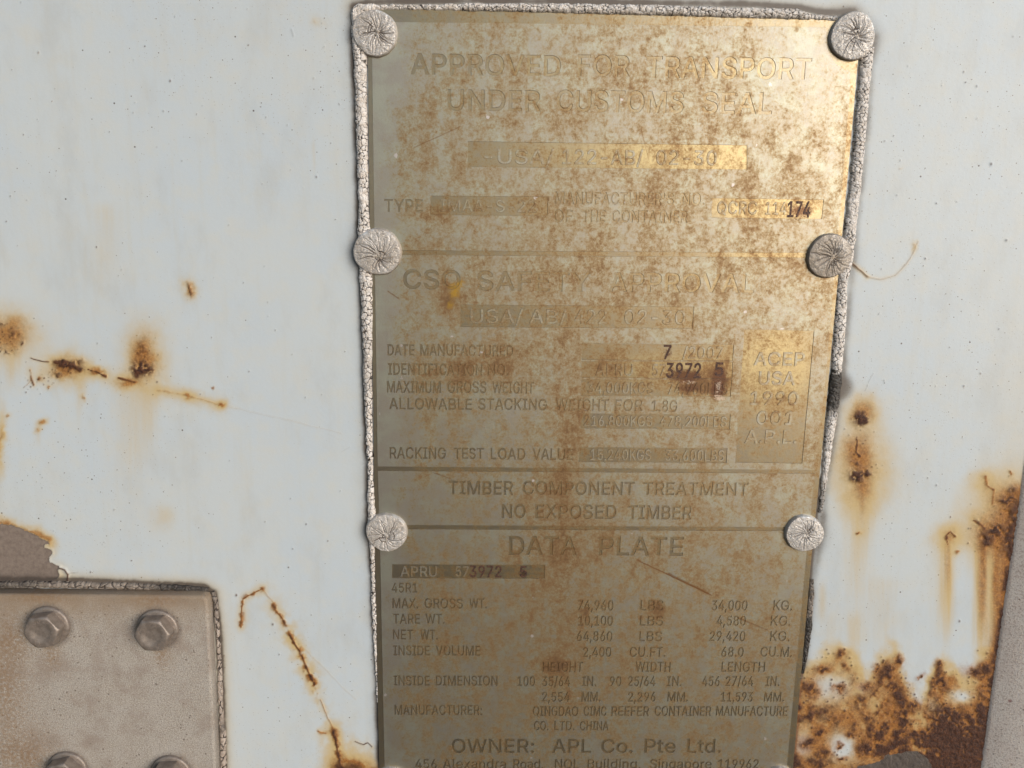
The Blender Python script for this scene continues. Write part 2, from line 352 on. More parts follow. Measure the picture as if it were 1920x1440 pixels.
    for k in range(150):
        cx, cy, sx, sy = random.choice(((15, 630, 38, 30), (125, 695, 34, 16), (270, 680, 24, 38), (1615, 865, 34, 50), (1868, 985, 38, 50), (75, 715, 24, 14)))
        x = rng.normal(cx, sx * .6); y = rng.normal(cy, sy * .6); r_ = rng.uniform(.8, 2.2)
        m = (np.abs(u - x) < 8) & (np.abs(v - y) < 8)
        q = np.exp(-((u[m] - x)**2 + (v[m] - y)**2) / r_**2) * rng.uniform(.4, 1); dark[m] = np.maximum(dark[m], q)
    # single specks over the paint
    for k in range(430):
        x = rng.uniform(0, 1900); y = rng.uniform(0, 1300); r_ = rng.uniform(.7, 1.7) if k > 40 else rng.uniform(1.4, 2.6)
        if 650 < x < 1640: continue
        m = (np.abs(u - x) < 8) & (np.abs(v - y) < 8); q = np.exp(-((u[m] - x)**2 + ((v[m] - y) / rng.uniform(.8, 1.5))**2) / r_**2)
        dark[m] = np.maximum(dark[m], q * rng.uniform(.35, .95))
    # --- bare, peeled patches (the paint stands proud round them)
    pe = [(-60, 975), (0, 982), (22, 984), (42, 992), (62, 1000), (78, 1009), (92, 1018), (93, 1022), (84, 1021), (83, 1027), (97, 1031), (98, 1038), (92, 1044), (93, 1053), (104, 1059), (113, 1062), (109, 1070), (112, 1077), (108, 1086), (90, 1092), (0, 1095), (-60, 1096)]
    ju = u + (fbm(u, v, 5, 83, 2) - .5) * 4; jv = v + (fbm(u, v, 5, 89, 2) - .5) * 4
    b1 = polymask(ju, jv, pe, 1.0); d1, _ = segdist(wu, wv, pe[:7]); d1b, _ = segdist(u, v, pe[6:19])
    b2 = polymask(ju, jv, [(1600, 1446), (1612, 1436), (1640, 1431), (1657, 1424), (1658, 1416), (1690, 1412), (1708, 1408), (1722, 1411), (1738, 1420), (1746, 1434), (1750, 1470), (1600, 1470)], 1.2)
    bare = np.maximum(b1, b2); grime = np.maximum(grime, b2 * .9); hgt -= bare * .35
    rust = sadd(rust, .75 * np.exp(-(d1 / 7)**2) * (1 - b1)); halo = sadd(halo, .8 * np.exp(-(d1 / 16)**2)); halo = sadd(halo, .35 * np.exp(-(d1b / 14)**2))
    rim = np.exp(-(d1b / 2.6)**2) * (1 - b1); hgt += rim * .5
    fl, _ = segdist(u, v, [(112, 1064), (122, 1068), (128, 1077), (127, 1088)]); dark = sadd(dark, 1.0 * np.exp(-(fl / 1.6)**2)); hgt += .6 * np.exp(-((fl) / 3.5)**2)
    fl2, _ = segdist(u, v, [(128, 1075), (147, 1073)]); dark = sadd(dark, .5 * np.exp(-(fl2 / .8)**2))
    # --- grime and painted-in dark gaps along the sealed edges
    dp, _ = segdist(u, v, [(664, 14), (661, 60), (672, 400), (676, 520), (686, 800), (690, 960), (696, 1050), (706, 1300), (712, 1445)])
    grime = sadd(grime, (.6 * np.exp(-(dp / 7)**2) + .22 * np.exp(-(dp / 22)**2)) * (.5 + fbm(u, v, 30, 41)))
    dp, _ = segdist(u, v, [(664, 12), (690, 4), (900, 1), (1400, 8), (1500, 14), (1545, 24), (1600, 22)])
    grime = sadd(grime, (.7 * np.exp(-(dp / 7)**2) + .30 * np.exp(-(dp / 18)**2)) * (.5 + fbm(u, v, 30, 43))); halo = sadd(halo, .35 * np.exp(-(dp / 24)**2))
    dp, _ = segdist(u, v, [(1640, 70), (1634, 130), (1620, 300), (1600, 480), (1588, 600), (1578, 720), (1566, 800), (1550, 900), (1540, 1000), (1524, 1090), (1508, 1250)])
    grime = sadd(grime, (.42 * np.exp(-(dp / 8)**2) + .16 * np.exp(-(dp / 22)**2)) * (.5 + fbm(u, v, 34, 47)))
    dp, _ = segdist(u, v, [(1536, 900), (1521, 1050), (1504, 1240), (1487, 1440)]); grime = sadd(grime, 1.1 * np.exp(-(dp / 4.5)**2))
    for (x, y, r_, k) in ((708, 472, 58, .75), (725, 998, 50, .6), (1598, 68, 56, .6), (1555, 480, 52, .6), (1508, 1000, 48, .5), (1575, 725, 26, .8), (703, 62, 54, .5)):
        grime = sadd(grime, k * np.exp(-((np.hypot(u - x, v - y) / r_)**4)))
    dp, _ = segdist(u, v, [(-20, 1087), (120, 1088), (250, 1094), (382, 1100), (400, 1112), (410, 1180), (416, 1300), (420, 1445)])
    grime = sadd(grime, (1.0 * np.exp(-(dp / 6)**2) + .32 * np.exp(-(dp / 15)**2)) * (.55 + .9 * fbm(u, v, 12, 53))); halo = sadd(halo, .5 * np.exp(-(dp / 20)**2))  # grime, with the dark of the gap beside the bracket painted in
    dp, _ = segdist(u, v, [(1925, 840), (1913, 900), (1840, 1440)]); dark = sadd(dark, 1.0 * np.exp(-(dp / 8)**2) * ss(900, 990, v) * ss(.3, .6, blot)); rust = sadd(rust, np.exp(-(dp / 16)**2) * ss(890, 960, v))
    halo = sadd(halo, .25 * ss(1800, 1910, u) * ss(200, 900, v))
    inside = (u > -30) & (u < 1960) & (v > -30) & (v < 1475)
    for a in (halo, rust, dark, grime): a *= inside
    hgt += .55 * np.clip(dark, 0, 1) * grain + .7 * np.clip(rust, 0, 1) * (grain - .3)
    hgt = hgt * inside
    Y = -hgt * .0006 + (fbm(X * 1000, Z * 1000, 90, 97, 2) - .5) * .0010
    P = np.stack([X, Y, Z], -1)
    me = grid_mesh('container_wall', P, dict(halo=np.clip(halo, 0, 1), rust=np.clip(rust, 0, 1), dark=np.clip(dark, 0, 1), bare=bare, grime=np.clip(grime, 0, 1)))
    o = link('container_wall', me, wall_mat())
    tag(o, 'pale blue-white painted steel container wall with rust spots and runs', 'wall')
build_wall()

# ================================================================== DATA PLATE
# edges of the plate by photo height: outer and inner (raised panel) borders
OL = ([0, 110, 390, 750, 1050, 1440, 1520], [690, 690, 693, 700, 703, 711, 713])
OR = ([0, 130, 270, 430, 620, 750, 900, 1050, 1440, 1520], [1620, 1607, 1595, 1580, 1562, 1550, 1536, 1521, 1487, 1480])
IL = ([0, 150, 873, 1050, 1440, 1520], [696, 698, 708, 713, 721, 723])
IR = ([0, 165, 390, 730, 897, 1050, 1440, 1520], [1608, 1594, 1576, 1546, 1527, 1511, 1475, 1468])
li = lambda t, y: float(np.interp(y, t[0], t[1]))
H0, TH = 0.0011, 0.00022          # recessed level in front of the wall; height of the raised faces
HT = H0 + TH

plate = empty('data_plate', PO)
tag(plate, 'stained metal data plate with four panels of engraved approval and weight text', 'data plate')
def cur_pts(pts, h=H0):             # photo px -> local mm, curve plane
    q = W(np.array([p[0] for p in pts]), np.array([p[1] for p in pts]), h)
    return np.stack([(q[:, 0] - PO.x) * 1000, (q[:, 2] - PO.z) * 1000], -1)

# --- glyph outlines of a plain grotesque alphabet: advance, contours (units: cap height = 1000)
import json
GLYPHS = json.loads(r"""{"A":[943,[[32,0,396,1000,543,1000,910,0,777,0,564,595,519,732,456,940,482,940,418,729,374,595,167,0],[216,279,216,391,727,391,727,279]]],"B":[897,[[118,0,118,1000,474,1000,539,996,597,984,646,964,688,938,722,906,749,869,767,827,779,783,783,735,780,695,773,660,760,629,743,603,724,581,700,562,675,547,648,534,619,524,651,510,682,499,714,483,743,460,769,432,791,399,808,361,818,317,821,268,818,219,806,173,787,131,759,94,722,62,677,35,623,16,558,4,485,0],[245,112,481,112,552,117,607,132,648,157,676,189,693,226,699,268,696,301,687,332,673,361,654,388,630,410,601,429,567,443,530,451,488,454,245,454],[245,561,468,561,503,563,536,570,566,582,593,598,616,618,635,642,649,669,658,699,660,732,655,773,640,811,614,843,578,868,531,883,472,888,245,888]]],"C":[1003,[[526,-13,442,-6,366,14,295,49,233,96,180,156,137,227,105,308,86,399,79,499,86,600,105,691,137,773,180,844,233,903,295,951,366,986,442,1006,526,1013,575,1011,623,1004,669,991,712,974,753,952,790,926,824,896,854,861,880,822,902,780,918,734,930,685,803,685,793,718,781,748,765,776,747,800,726,822,702,842,677,859,649,872,620,883,589,890,558,894,526,896,466,891,411,875,361,850,316,814,277,769,246,715,222,652,208,580,203,499,208,419,222,347,246,284,278,230,316,185,361,150,412,124,467,109,526,104,558,106,589,110,620,118,649,128,677,142,702,158,726,178,747,200,765,225,781,252,793,283,803,315,930,315,918,266,902,220,881,178,855,140,825,105,791,74,753,48,713,26,669,9,623,-3,576,-11]]],"D":[987,[[430,0,189,0,189,112,422,112,499,117,567,133,625,159,674,194,714,239,745,293,767,355,780,425,785,502,780,578,767,647,745,709,715,762,676,806,628,842,572,867,507,883,434,888,183,888,183,1000,443,1000,536,993,619,973,693,940,757,895,810,838,852,769,883,689,901,601,907,502,901,403,883,313,852,233,809,164,755,106,689,60,613,27,527,7],[245,1000,245,0,118,0,118,1000]]],"E":[823,[[118,0,118,1000,732,1000,732,888,245,888,245,562,699,562,699,450,245,450,245,112,738,112,738,0]]],"F":[806,[[118,0,118,1000,726,1000,726,888,245,888,245,547,681,547,681,435,245,435,245,0]]],"G":[1023,[[528,-13,443,-6,365,14,294,49,231,97,179,156,136,227,104,309,85,399,79,499,85,600,104,691,136,773,179,844,231,903,293,951,362,986,438,1006,521,1013,572,1011,622,1003,669,990,714,972,755,950,793,922,827,891,857,857,883,818,904,777,921,733,932,685,802,685,791,717,777,746,761,773,743,797,723,820,700,839,675,856,649,870,620,882,589,890,556,894,521,896,464,891,410,876,360,850,315,815,277,770,246,715,222,652,208,580,203,499,208,419,222,348,246,285,278,231,317,186,362,150,413,125,469,109,528,104,582,108,632,120,678,140,718,167,751,201,779,242,799,289,811,341,815,398,854,391,556,391,556,503,940,503,940,393,934,315,916,243,886,179,846,122,798,75,740,37,676,9,605,-8]]],"H":[1016,[[118,0,118,1000,245,1000,245,568,771,568,771,1000,898,1000,898,0,771,0,771,456,245,456,245,0]]],"I":[591,[[61,0,61,112,232,112,232,888,61,888,61,1000,530,1000,530,888,359,888,359,112,530,112,530,0]]],"K":[917,[[205,286,205,425,273,513,343,596,416,677,715,1000,881,1000,454,542],[118,0,118,1000,245,1000,245,657,244,442,245,380,245,0],[732,0,369,509,448,608,882,0]]],"L":[772,[[118,0,118,1000,245,1000,245,112,710,112,710,0]]],"M":[1235,[[118,0,118,1000,298,1000,545,368,565,312,588,241,612,165,632,96,604,96,625,162,649,238,672,311,693,368,936,1000,1116,1000,1116,0,991,0,991,572,992,643,993,725,995,812,997,899,978,805,947,713,919,633,896,572,672,0,562,0,335,572,313,631,285,710,254,801,220,899,236,818,238,731,239,646,240,572,240,0]]],"N":[1029,[[118,0,118,1000,268,1000,674,359,713,296,762,210,813,108,788,213,785,309,784,383,784,1000,911,1000,911,0,760,0,397,570,349,650,291,749,211,889,240,754,244,645,246,572,246,0]]],"O":[1048,[[525,-13,442,-6,366,14,296,49,233,96,181,156,137,227,105,308,86,399,79,499,86,600,105,691,137,773,181,844,233,903,296,951,366,986,442,1006,525,1013,608,1006,684,986,754,951,816,903,869,844,912,773,944,691,963,600,969,499,963,399,944,308,912,227,869,156,816,96,754,49,684,14,608,-6],[525,104,583,109,637,124,687,149,732,184,771,229,803,283,827,347,841,419,846,499,841,581,827,653,803,717,771,771,732,816,687,851,637,876,583,891,525,896,467,891,413,876,362,850,317,815,278,770,246,716,222,653,208,580,203,499,208,419,222,347,246,284,278,229,317,185,362,150,413,124,467,109]]],"P":[874,[[118,0,118,1000,462,1000,535,995,599,981,653,958,699,927,737,889,766,845,787,795,799,741,803,683,799,626,787,572,766,522,737,477,699,439,653,407,599,384,535,370,462,365,215,365,215,477,457,477,506,479,548,488,584,503,613,523,637,548,655,577,667,610,675,645,677,683,675,722,667,757,655,789,637,818,613,842,584,862,548,877,505,886,456,889,245,889,245,0]]],"Q":[1048,[[482,313,615,313,726,166,754,128,921,-94,788,-94,679,52,651,90],[525,-13,442,-6,366,14,296,49,233,96,181,156,137,227,105,308,86,399,79,499,86,600,105,691,137,773,181,844,233,903,296,951,366,986,442,1006,525,1013,608,1006,684,986,754,951,816,903,869,844,912,773,944,691,963,600,969,499,963,399,944,308,912,227,869,156,816,96,754,49,684,14,608,-6],[525,104,583,109,637,124,687,149,732,184,771,229,803,283,827,347,841,419,846,499,841,581,827,653,803,717,771,771,732,816,687,851,637,876,583,891,525,896,467,891,413,876,362,850,317,815,278,770,246,716,222,653,208,580,203,499,208,419,222,347,246,284,278,229,317,185,362,150,413,124,467,109]]],"R":[883,[[118,0,118,1000,464,1000,536,996,600,982,655,960,701,931,738,894,767,851,788,803,801,750,805,692,801,634,788,582,767,534,738,491,701,456,654,427,599,406,536,393,464,389,189,389,189,501,459,501,508,504,550,512,585,524,615,542,638,564,656,591,669,621,676,655,679,692,676,730,669,765,656,796,638,823,614,846,585,864,549,878,507,886,458,889,245,889,245,0],[694,0,452,450,595,450,841,0]]],"S":[878,[[440,-17,370,-13,307,-2,251,18,201,45,159,78,126,118,100,163,83,214,75,268,205,268,212,232,224,200,243,172,266,149,295,130,327,115,363,105,400,99,440,97,484,99,524,106,562,118,596,135,624,156,648,181,665,209,676,240,679,274,676,304,667,330,653,352,633,371,609,387,582,402,481,437,361,470,285,497,221,529,169,568,132,615,110,670,102,732,107,786,122,836,147,880,181,919,222,952,270,979,325,998,383,1010,446,1013,510,1010,568,998,621,978,668,952,708,920,741,882,766,839,782,793,788,743,663,743,652,789,629,828,594,860,550,883,499,897,442,901,401,899,363,892,329,880,299,864,273,845,253,822,238,796,229,768,226,738,230,706,240,679,257,656,280,636,305,619,333,606,417,577,519,549,612,518,645,504,676,487,705,467,732,444,756,418,776,388,791,354,800,316,803,272,798,220,784,170,760,125,727,84,685,49,636,21,578,0,512,-13]]],"T":[882,[[62,888,62,1000,819,1000,819,888,505,888,505,0,379,0,379,888]]],"U":[1017,[[509,-16,433,-11,365,4,303,30,248,65,203,107,166,157,140,213,123,274,118,340,118,1000,244,1000,244,350,248,304,259,261,277,222,301,187,331,158,368,134,410,116,457,105,509,101,561,105,608,116,650,134,686,158,716,187,740,222,758,261,768,304,772,350,772,1000,899,1000,899,340,893,274,877,213,850,157,814,107,768,65,714,30,653,4,584,-11]]],"V":[943,[[401,0,32,1000,166,1000,378,405,423,270,487,60,461,60,525,271,569,405,776,1000,910,1000,546,0]]],"W":[1349,[[305,0,32,1000,162,1000,321,385,345,286,367,184,387,78,393,184,415,286,440,385,602,1000,746,1000,907,385,933,286,956,184,977,78,981,184,1003,286,1028,385,1186,1000,1316,1000,1042,0,895,0,723,635,691,769,660,934,687,934,658,776,625,635,453,0]]],"X":[932,[[36,0,427,559,427,464,58,1000,205,1000,350,787,401,710,439,647,479,574,495,646,534,710,587,787,734,1000,877,1000,509,470,509,564,896,0,750,0,574,254,528,324,491,384,453,454,481,454,443,386,405,326,357,254,180,0]]],"Y":[928,[[400,0,400,409,32,1000,179,1000,378,677,437,574,491,453,440,453,494,576,551,677,749,1000,895,1000,527,409,527,0]]],"0":[891,[[446,-13,375,-7,312,14,255,47,207,94,167,152,135,223,112,305,99,397,94,499,99,602,113,694,136,776,168,847,208,906,256,952,312,986,375,1007,446,1013,516,1007,579,986,635,952,683,906,723,847,755,776,778,694,792,602,797,499,792,397,778,305,755,223,724,152,684,94,636,47,580,14,516,-7],[446,97,492,103,534,118,570,145,602,181,628,227,649,283,664,347,673,419,676,499,673,581,664,653,649,717,628,773,602,819,570,855,534,882,492,898,446,903,399,898,357,882,320,855,289,819,263,773,242,717,227,653,218,581,215,499,218,419,227,347,242,283,263,227,289,181,320,145,357,118,399,103]]],"1":[891,[[150,0,150,107,768,107,768,0],[542,1000,542,0,417,0,417,881,169,703,169,839,390,1000]]],"2":[891,[[126,0,126,93,460,450,555,555,577,585,596,614,611,642,621,670,627,700,630,730,627,764,618,795,605,823,586,847,564,867,537,883,507,894,475,901,440,903,402,901,369,893,339,880,312,862,290,839,273,813,260,782,252,749,250,711,129,711,133,769,147,822,169,869,200,912,237,947,281,976,331,997,384,1009,442,1013,500,1009,553,997,601,976,644,948,680,915,710,875,732,831,745,783,749,732,747,695,740,660,729,624,713,588,690,550,660,508,525,353,300,119,765,111,765,0]]],"3":[891,[[428,-13,369,-10,313,1,261,19,213,44,172,75,138,113,111,156,94,205,86,259,215,259,221,226,232,197,249,171,270,149,295,131,325,116,357,106,392,100,430,98,469,100,506,108,541,119,571,136,597,157,618,183,634,212,644,246,647,285,644,320,635,354,621,386,601,414,574,439,540,459,499,474,451,484,395,487,308,487,308,588,566,881,137,889,137,1000,732,1000,732,905,415,547,486,570,549,562,606,542,655,514,696,479,729,437,753,390,768,339,772,285,768,229,753,177,728,130,695,88,655,53,607,24,553,3,493,-9]]],"4":[891,[[78,207,78,311,485,1000,611,1000,213,326,812,319,812,207],[554,0,554,238,554,287,554,624,674,624,674,0]]],"5":[891,[[435,-13,377,-10,324,2,275,22,231,48,194,80,163,118,139,161,124,207,117,256,240,256,245,227,256,200,271,175,291,153,314,134,341,118,370,107,401,100,435,98,474,101,510,111,543,127,572,148,597,174,617,205,632,240,641,278,644,319,641,360,632,399,616,435,596,466,570,493,540,515,506,531,469,541,428,544,395,542,362,537,329,528,299,515,273,500,252,483,132,497,189,1000,720,1000,720,889,296,889,263,593,291,611,318,626,349,639,382,648,416,654,451,656,495,653,538,645,578,631,615,612,648,589,678,561,705,529,727,493,745,454,758,412,766,368,768,321,764,259,749,201,725,149,693,102,653,62,607,30,554,6,497,-9]]],"6":[891,[[445,-13,385,-9,330,5,280,29,235,61,197,100,166,146,143,199,129,256,125,318,128,367,139,417,157,470,183,527,221,594,270,669,496,1000,633,1000,297,513,309,549,342,580,362,593,385,603,409,611,434,616,462,617,520,613,573,600,621,579,663,550,698,514,727,471,748,423,760,368,764,309,760,249,746,193,723,143,692,98,654,59,609,28,559,5,504,-9],[445,95,482,98,517,108,548,123,575,144,599,169,618,199,632,233,641,269,644,309,641,349,632,386,618,419,599,449,575,474,548,494,517,509,482,518,445,521,408,518,373,510,342,495,314,474,290,450,271,420,257,387,248,351,246,311,248,271,257,234,271,200,290,170,314,144,342,123,373,108,408,98]]],"7":[891,[[191,0,636,881,122,889,122,1000,768,1000,768,882,324,0]]],"8":[891,[[445,-13,380,-9,321,3,266,22,219,49,178,82,146,121,121,166,107,214,102,266,105,307,113,346,128,384,147,418,171,448,199,474,230,495,264,511,300,520,254,542,215,569,182,605,158,648,143,696,138,748,143,797,156,842,178,884,208,921,244,953,287,979,335,998,388,1010,445,1013,501,1010,554,998,602,979,644,953,681,921,710,884,733,842,746,797,750,748,745,696,731,649,706,605,674,569,635,542,591,525,626,511,659,495,690,474,718,448,742,418,761,384,776,346,785,307,788,266,783,214,768,166,744,121,711,82,671,49,623,22,569,3,509,-9],[445,97,487,99,526,106,560,118,590,135,615,155,635,180,650,208,659,239,662,272,659,308,649,341,634,371,612,397,587,420,556,438,522,452,485,460,445,462,404,460,367,452,333,438,302,420,276,397,255,371,239,341,230,308,227,272,230,239,239,208,253,180,274,155,299,135,329,118,364,106,402,99],[445,569,479,571,510,579,539,590,564,606,586,626,604,650,617,677,625,706,628,738,625,770,617,800,605,826,587,849,566,868,541,884,512,895,480,902,445,904,410,902,378,895,349,884,323,868,302,849,284,826,271,800,264,770,261,738,264,706,271,677,284,650,302,626,323,606,349,590,379,579,410,571]]],"9":[891,[[444,1013,504,1009,559,995,610,971,654,939,692,900,723,854,746,801,760,744,764,682,761,633,750,583,733,530,706,473,668,406,619,331,394,0,256,0,593,487,581,451,547,420,527,407,505,397,481,389,455,384,428,383,370,387,317,400,269,421,227,450,192,486,163,529,142,577,129,632,125,691,129,752,143,807,166,858,198,903,235,941,280,972,330,995,385,1009],[444,905,408,902,374,892,342,877,314,856,291,831,272,801,258,767,249,731,246,691,249,651,258,614,272,581,291,551,314,526,342,506,374,491,408,482,444,479,482,482,516,490,548,505,575,526,599,550,618,580,632,613,641,649,644,689,641,729,632,766,618,800,599,830,576,856,548,877,517,892,482,902]]],".":[369,[[187,-9,164,-6,124,17,109,36,97,81,100,104,124,144,143,159,187,170,211,168,251,144,266,126,277,81,274,57,251,17,232,3]]],",":[369,[[74,-235,133,140,269,140,166,-235]]],":":[369,[[187,-9,164,-6,124,17,109,36,97,81,100,104,124,144,143,159,187,170,211,168,251,144,266,126,277,81,274,57,251,17,232,3],[187,532,164,535,124,558,109,577,97,621,100,645,124,685,143,700,187,711,211,709,251,685,266,667,277,621,274,598,251,558,232,544]]],"/":[490,[[462,1047,140,-150,28,-150,350,1047]]],"-":[891,[[662,481,662,369,224,369,224,481]]],"'":[405,[[153,624,138,1000,266,1000,252,624]]],"a":[765,[[314,-17,268,-14,226,-5,186,10,150,30,119,56,94,88,75,124,63,166,60,212,63,252,71,287,85,316,104,341,126,362,152,380,182,394,213,405,246,414,350,432,459,446,485,450,521,462,539,484,540,534,534,560,524,583,511,603,493,620,471,633,446,643,417,648,385,650,351,648,320,643,293,634,269,621,249,607,231,591,205,556,81,572,100,615,125,650,154,680,187,704,223,724,261,738,301,748,341,754,381,756,470,746,501,737,532,725,562,708,589,688,613,661,634,630,649,591,659,546,662,494,662,0,544,0,544,102,495,48,475,31,451,16,423,2,391,-8,355,-15],[335,89,377,92,415,101,448,115,476,135,499,157,518,183,531,211,539,241,542,271,542,373,510,358,455,346,394,337,345,330,264,312,240,302,220,289,191,255,183,233,181,206,183,182,200,142,233,113,255,103,279,95,306,91]]],"b":[834,[[451,-16,408,-13,371,-6,339,7,312,24,289,42,271,61,232,115,220,0,103,0,103,1000,223,1000,223,628,270,680,288,699,310,716,337,733,369,745,406,753,450,756,510,750,565,735,615,709,659,673,697,628,727,575,749,514,763,446,767,371,763,296,749,228,727,166,697,113,660,68,616,32,566,5,511,-11],[433,92,477,96,515,108,549,129,578,156,602,190,621,229,634,273,642,321,645,372,642,423,634,470,621,513,603,552,579,585,550,612,516,632,477,644,433,648,389,644,351,633,317,613,288,587,264,555,246,517,232,473,224,425,221,372,224,319,232,270,246,226,265,187,289,154,318,128,352,108,390,96]]],"d":[834,[[384,-16,324,-11,269,5,219,32,175,68,138,113,107,166,85,228,72,296,67,371,72,446,85,514,108,575,138,628,176,673,220,709,270,735,325,750,385,756,428,753,466,745,497,733,524,716,546,699,565,680,602,628,611,1000,731,1000,731,0,615,0,615,115,564,61,545,42,523,24,496,7,464,-6,427,-13],[402,92,445,96,483,108,517,128,546,154,570,187,589,226,602,270,610,319,613,372,610,425,602,473,589,517,570,555,547,587,518,613,484,633,445,644,402,648,358,644,318,632,284,612,255,585,232,552,213,513,200,470,192,423,189,372,192,321,200,273,213,229,232,190,256,156,285,129,319,108,358,96]]],"e":[794,[[417,-16,348,-11,285,5,230,32,182,69,142,113,109,167,86,227,72,294,67,367,72,441,86,508,109,569,140,624,179,669,226,706,280,734,339,750,403,756,444,753,483,747,522,735,560,719,595,697,628,670,657,637,682,599,702,554,717,503,726,445,730,381,730,333,147,333,147,434,664,434,609,397,606,445,598,488,585,528,567,563,544,593,516,617,483,635,446,645,403,649,360,645,322,634,288,616,258,592,234,563,214,530,200,493,191,455,189,415,189,349,192,297,201,250,217,209,239,173,265,144,297,121,333,104,373,94,417,91,446,92,474,96,499,104,522,114,543,127,561,143,577,162,590,183,601,207,717,179,703,142,684,108,659,77,629,50,594,27,555,9,513,-5,466,-13]]],"g":[836,[[407,-296,354,-294,306,-286,263,-274,225,-259,191,-239,162,-216,137,-191,116,-165,99,-136,199,-80,239,-130,257,-146,278,-161,303,-173,333,-183,367,-189,407,-191,463,-186,513,-172,555,-148,587,-113,606,-68,612,-11,612,134,563,82,545,63,523,46,496,31,464,19,427,12,383,9,325,14,271,28,221,52,177,85,139,127,108,177,85,236,72,302,67,376,72,449,85,516,108,577,139,629,176,673,221,709,271,735,326,750,385,756,429,753,467,746,498,733,525,717,548,699,566,680,605,627,615,746,732,746,732,-17,727,-78,713,-131,689,-177,656,-214,617,-244,571,-267,520,-283,465,-293],[403,116,446,120,484,130,518,148,547,172,571,202,590,238,603,280,611,327,614,379,611,430,603,476,590,519,571,556,548,588,519,614,485,633,446,644,403,648,359,644,319,632,285,612,256,586,232,554,213,516,200,474,192,428,189,379,192,328,200,282,214,241,233,204,257,174,286,149,320,131,359,120]]],"i":[328,[[103,0,103,746,223,746,223,0],[164,870,123,881,92,910,81,950,92,990,123,1019,164,1030,206,1019,237,990,248,950,237,910,206,881]]],"l":[372,[[274,-5,221,0,178,15,145,40,122,73,108,115,103,166,103,1000,223,1000,223,194,225,163,229,140,248,111,287,102,315,103,355,5,318,-2]]],"n":[805,[[223,446,223,0,103,0,103,746,219,746,220,565,227,627,260,676,299,712,344,736,393,751,447,756,495,752,540,742,580,724,615,700,645,669,669,631,688,585,698,532,702,472,702,0,582,0,582,462,577,516,562,562,537,598,503,625,461,642,413,647,378,644,346,637,316,624,289,606,267,583,248,556,235,523,226,487]]],"o":[816,[[407,-16,343,-11,283,5,230,32,182,69,142,114,110,167,86,228,72,295,67,368,72,443,86,511,110,572,142,626,182,671,230,707,283,734,343,750,407,756,473,750,533,734,587,707,634,671,674,626,706,572,730,511,744,443,749,368,744,295,730,228,706,167,674,114,634,69,587,32,533,5,473,-11],[407,91,455,96,496,108,531,130,561,158,585,192,604,231,617,274,625,320,628,368,625,417,617,464,604,507,585,547,561,581,531,610,496,631,455,644,407,648,361,644,320,631,285,610,256,581,232,547,213,508,200,464,192,418,189,368,192,320,200,274,213,231,232,192,256,158,285,130,320,108,361,96]]],"p":[834,[[103,-281,103,746,220,746,220,628,270,680,288,699,310,716,337,733,369,745,406,753,450,756,510,750,565,735,615,709,659,673,697,628,727,575,749,514,763,446,767,371,763,296,749,228,727,166,697,113,660,68,616,32,566,5,511,-11,451,-16,408,-13,371,-6,339,7,312,24,290,42,271,61,232,115,223,-281],[433,92,477,96,515,108,549,129,578,156,602,190,621,229,634,273,642,321,645,372,642,423,634,470,621,513,603,552,579,585,550,612,516,632,477,644,433,648,389,644,351,633,317,613,288,587,264,555,246,517,232,473,224,425,221,372,224,319,232,270,246,226,265,187,289,154,318,128,352,108,390,96]]],"r":[509,[[103,0,103,746,219,746,219,631,244,666,268,696,300,722,336,741,376,753,419,756,451,756,479,754,479,634,452,638,407,640,373,638,342,631,313,618,287,602,265,582,247,557,234,530,226,499,223,466,223,0]]],"t":[447,[[401,746,401,643,13,643,13,746],[128,926,248,926,248,192,250,162,256,138,284,108,306,100,335,98,364,100,397,105,419,3,377,-5,331,-8,271,-2,221,14,181,42,151,80,133,127,128,183]]],"u":[806,[[358,-10,310,-7,266,4,226,21,190,45,160,77,136,115,118,161,107,214,103,273,103,746,223,746,223,283,229,229,244,184,269,147,303,120,345,104,393,99,428,101,460,109,490,122,516,140,539,163,557,190,571,223,579,259,582,300,582,746,702,746,702,0,586,0,586,181,578,118,545,69,505,33,461,9,412,-5]]],"x":[744,[[41,0,337,429,336,336,56,746,197,746,290,601,352,498,407,405,345,405,398,498,458,601,554,746,691,746,410,332,410,421,703,0,564,0,454,168,393,267,340,357,402,357,351,267,291,168,180,0]]]}""")
def word_outline(s):
    """list of glyphs, each a list of (n, 2) contours, cap height 1"""
    res = []; x = 0.0
    for ch in s:
        if ch == ' ': x += .35; continue
        adv, cs = GLYPHS[ch]
        res.append([np.array(c, float).reshape(-1, 2) / 1000 + np.array([x, 0]) for c in cs]); x += adv / 1000 + .03
    return res
def thicken(P, d, sgn):
    nx = np.roll(P, -1, 0) - P; nx /= np.linalg.norm(nx, axis=1)[:, None] + 1e-9
    pv = np.roll(nx, 1, 0)
    n1 = np.stack([nx[:, 1], -nx[:, 0]], -1); n2 = np.stack([pv[:, 1], -pv[:, 0]], -1)
    m = n1 + n2; m /= (np.sum(m * m, 1)[:, None] / 2 + .25)
    return P + m * d * sgn
def area(P): return .5 * np.sum(P[:, 0] * np.roll(P[:, 1], -1) - np.roll(P[:, 0], -1) * P[:, 1])
SLOPE = ([0, 480, 880, 990, 1125, 1340, 1440], [.0134, .0115, .0085, .007, .005, .004, .001])
XREF = 1100
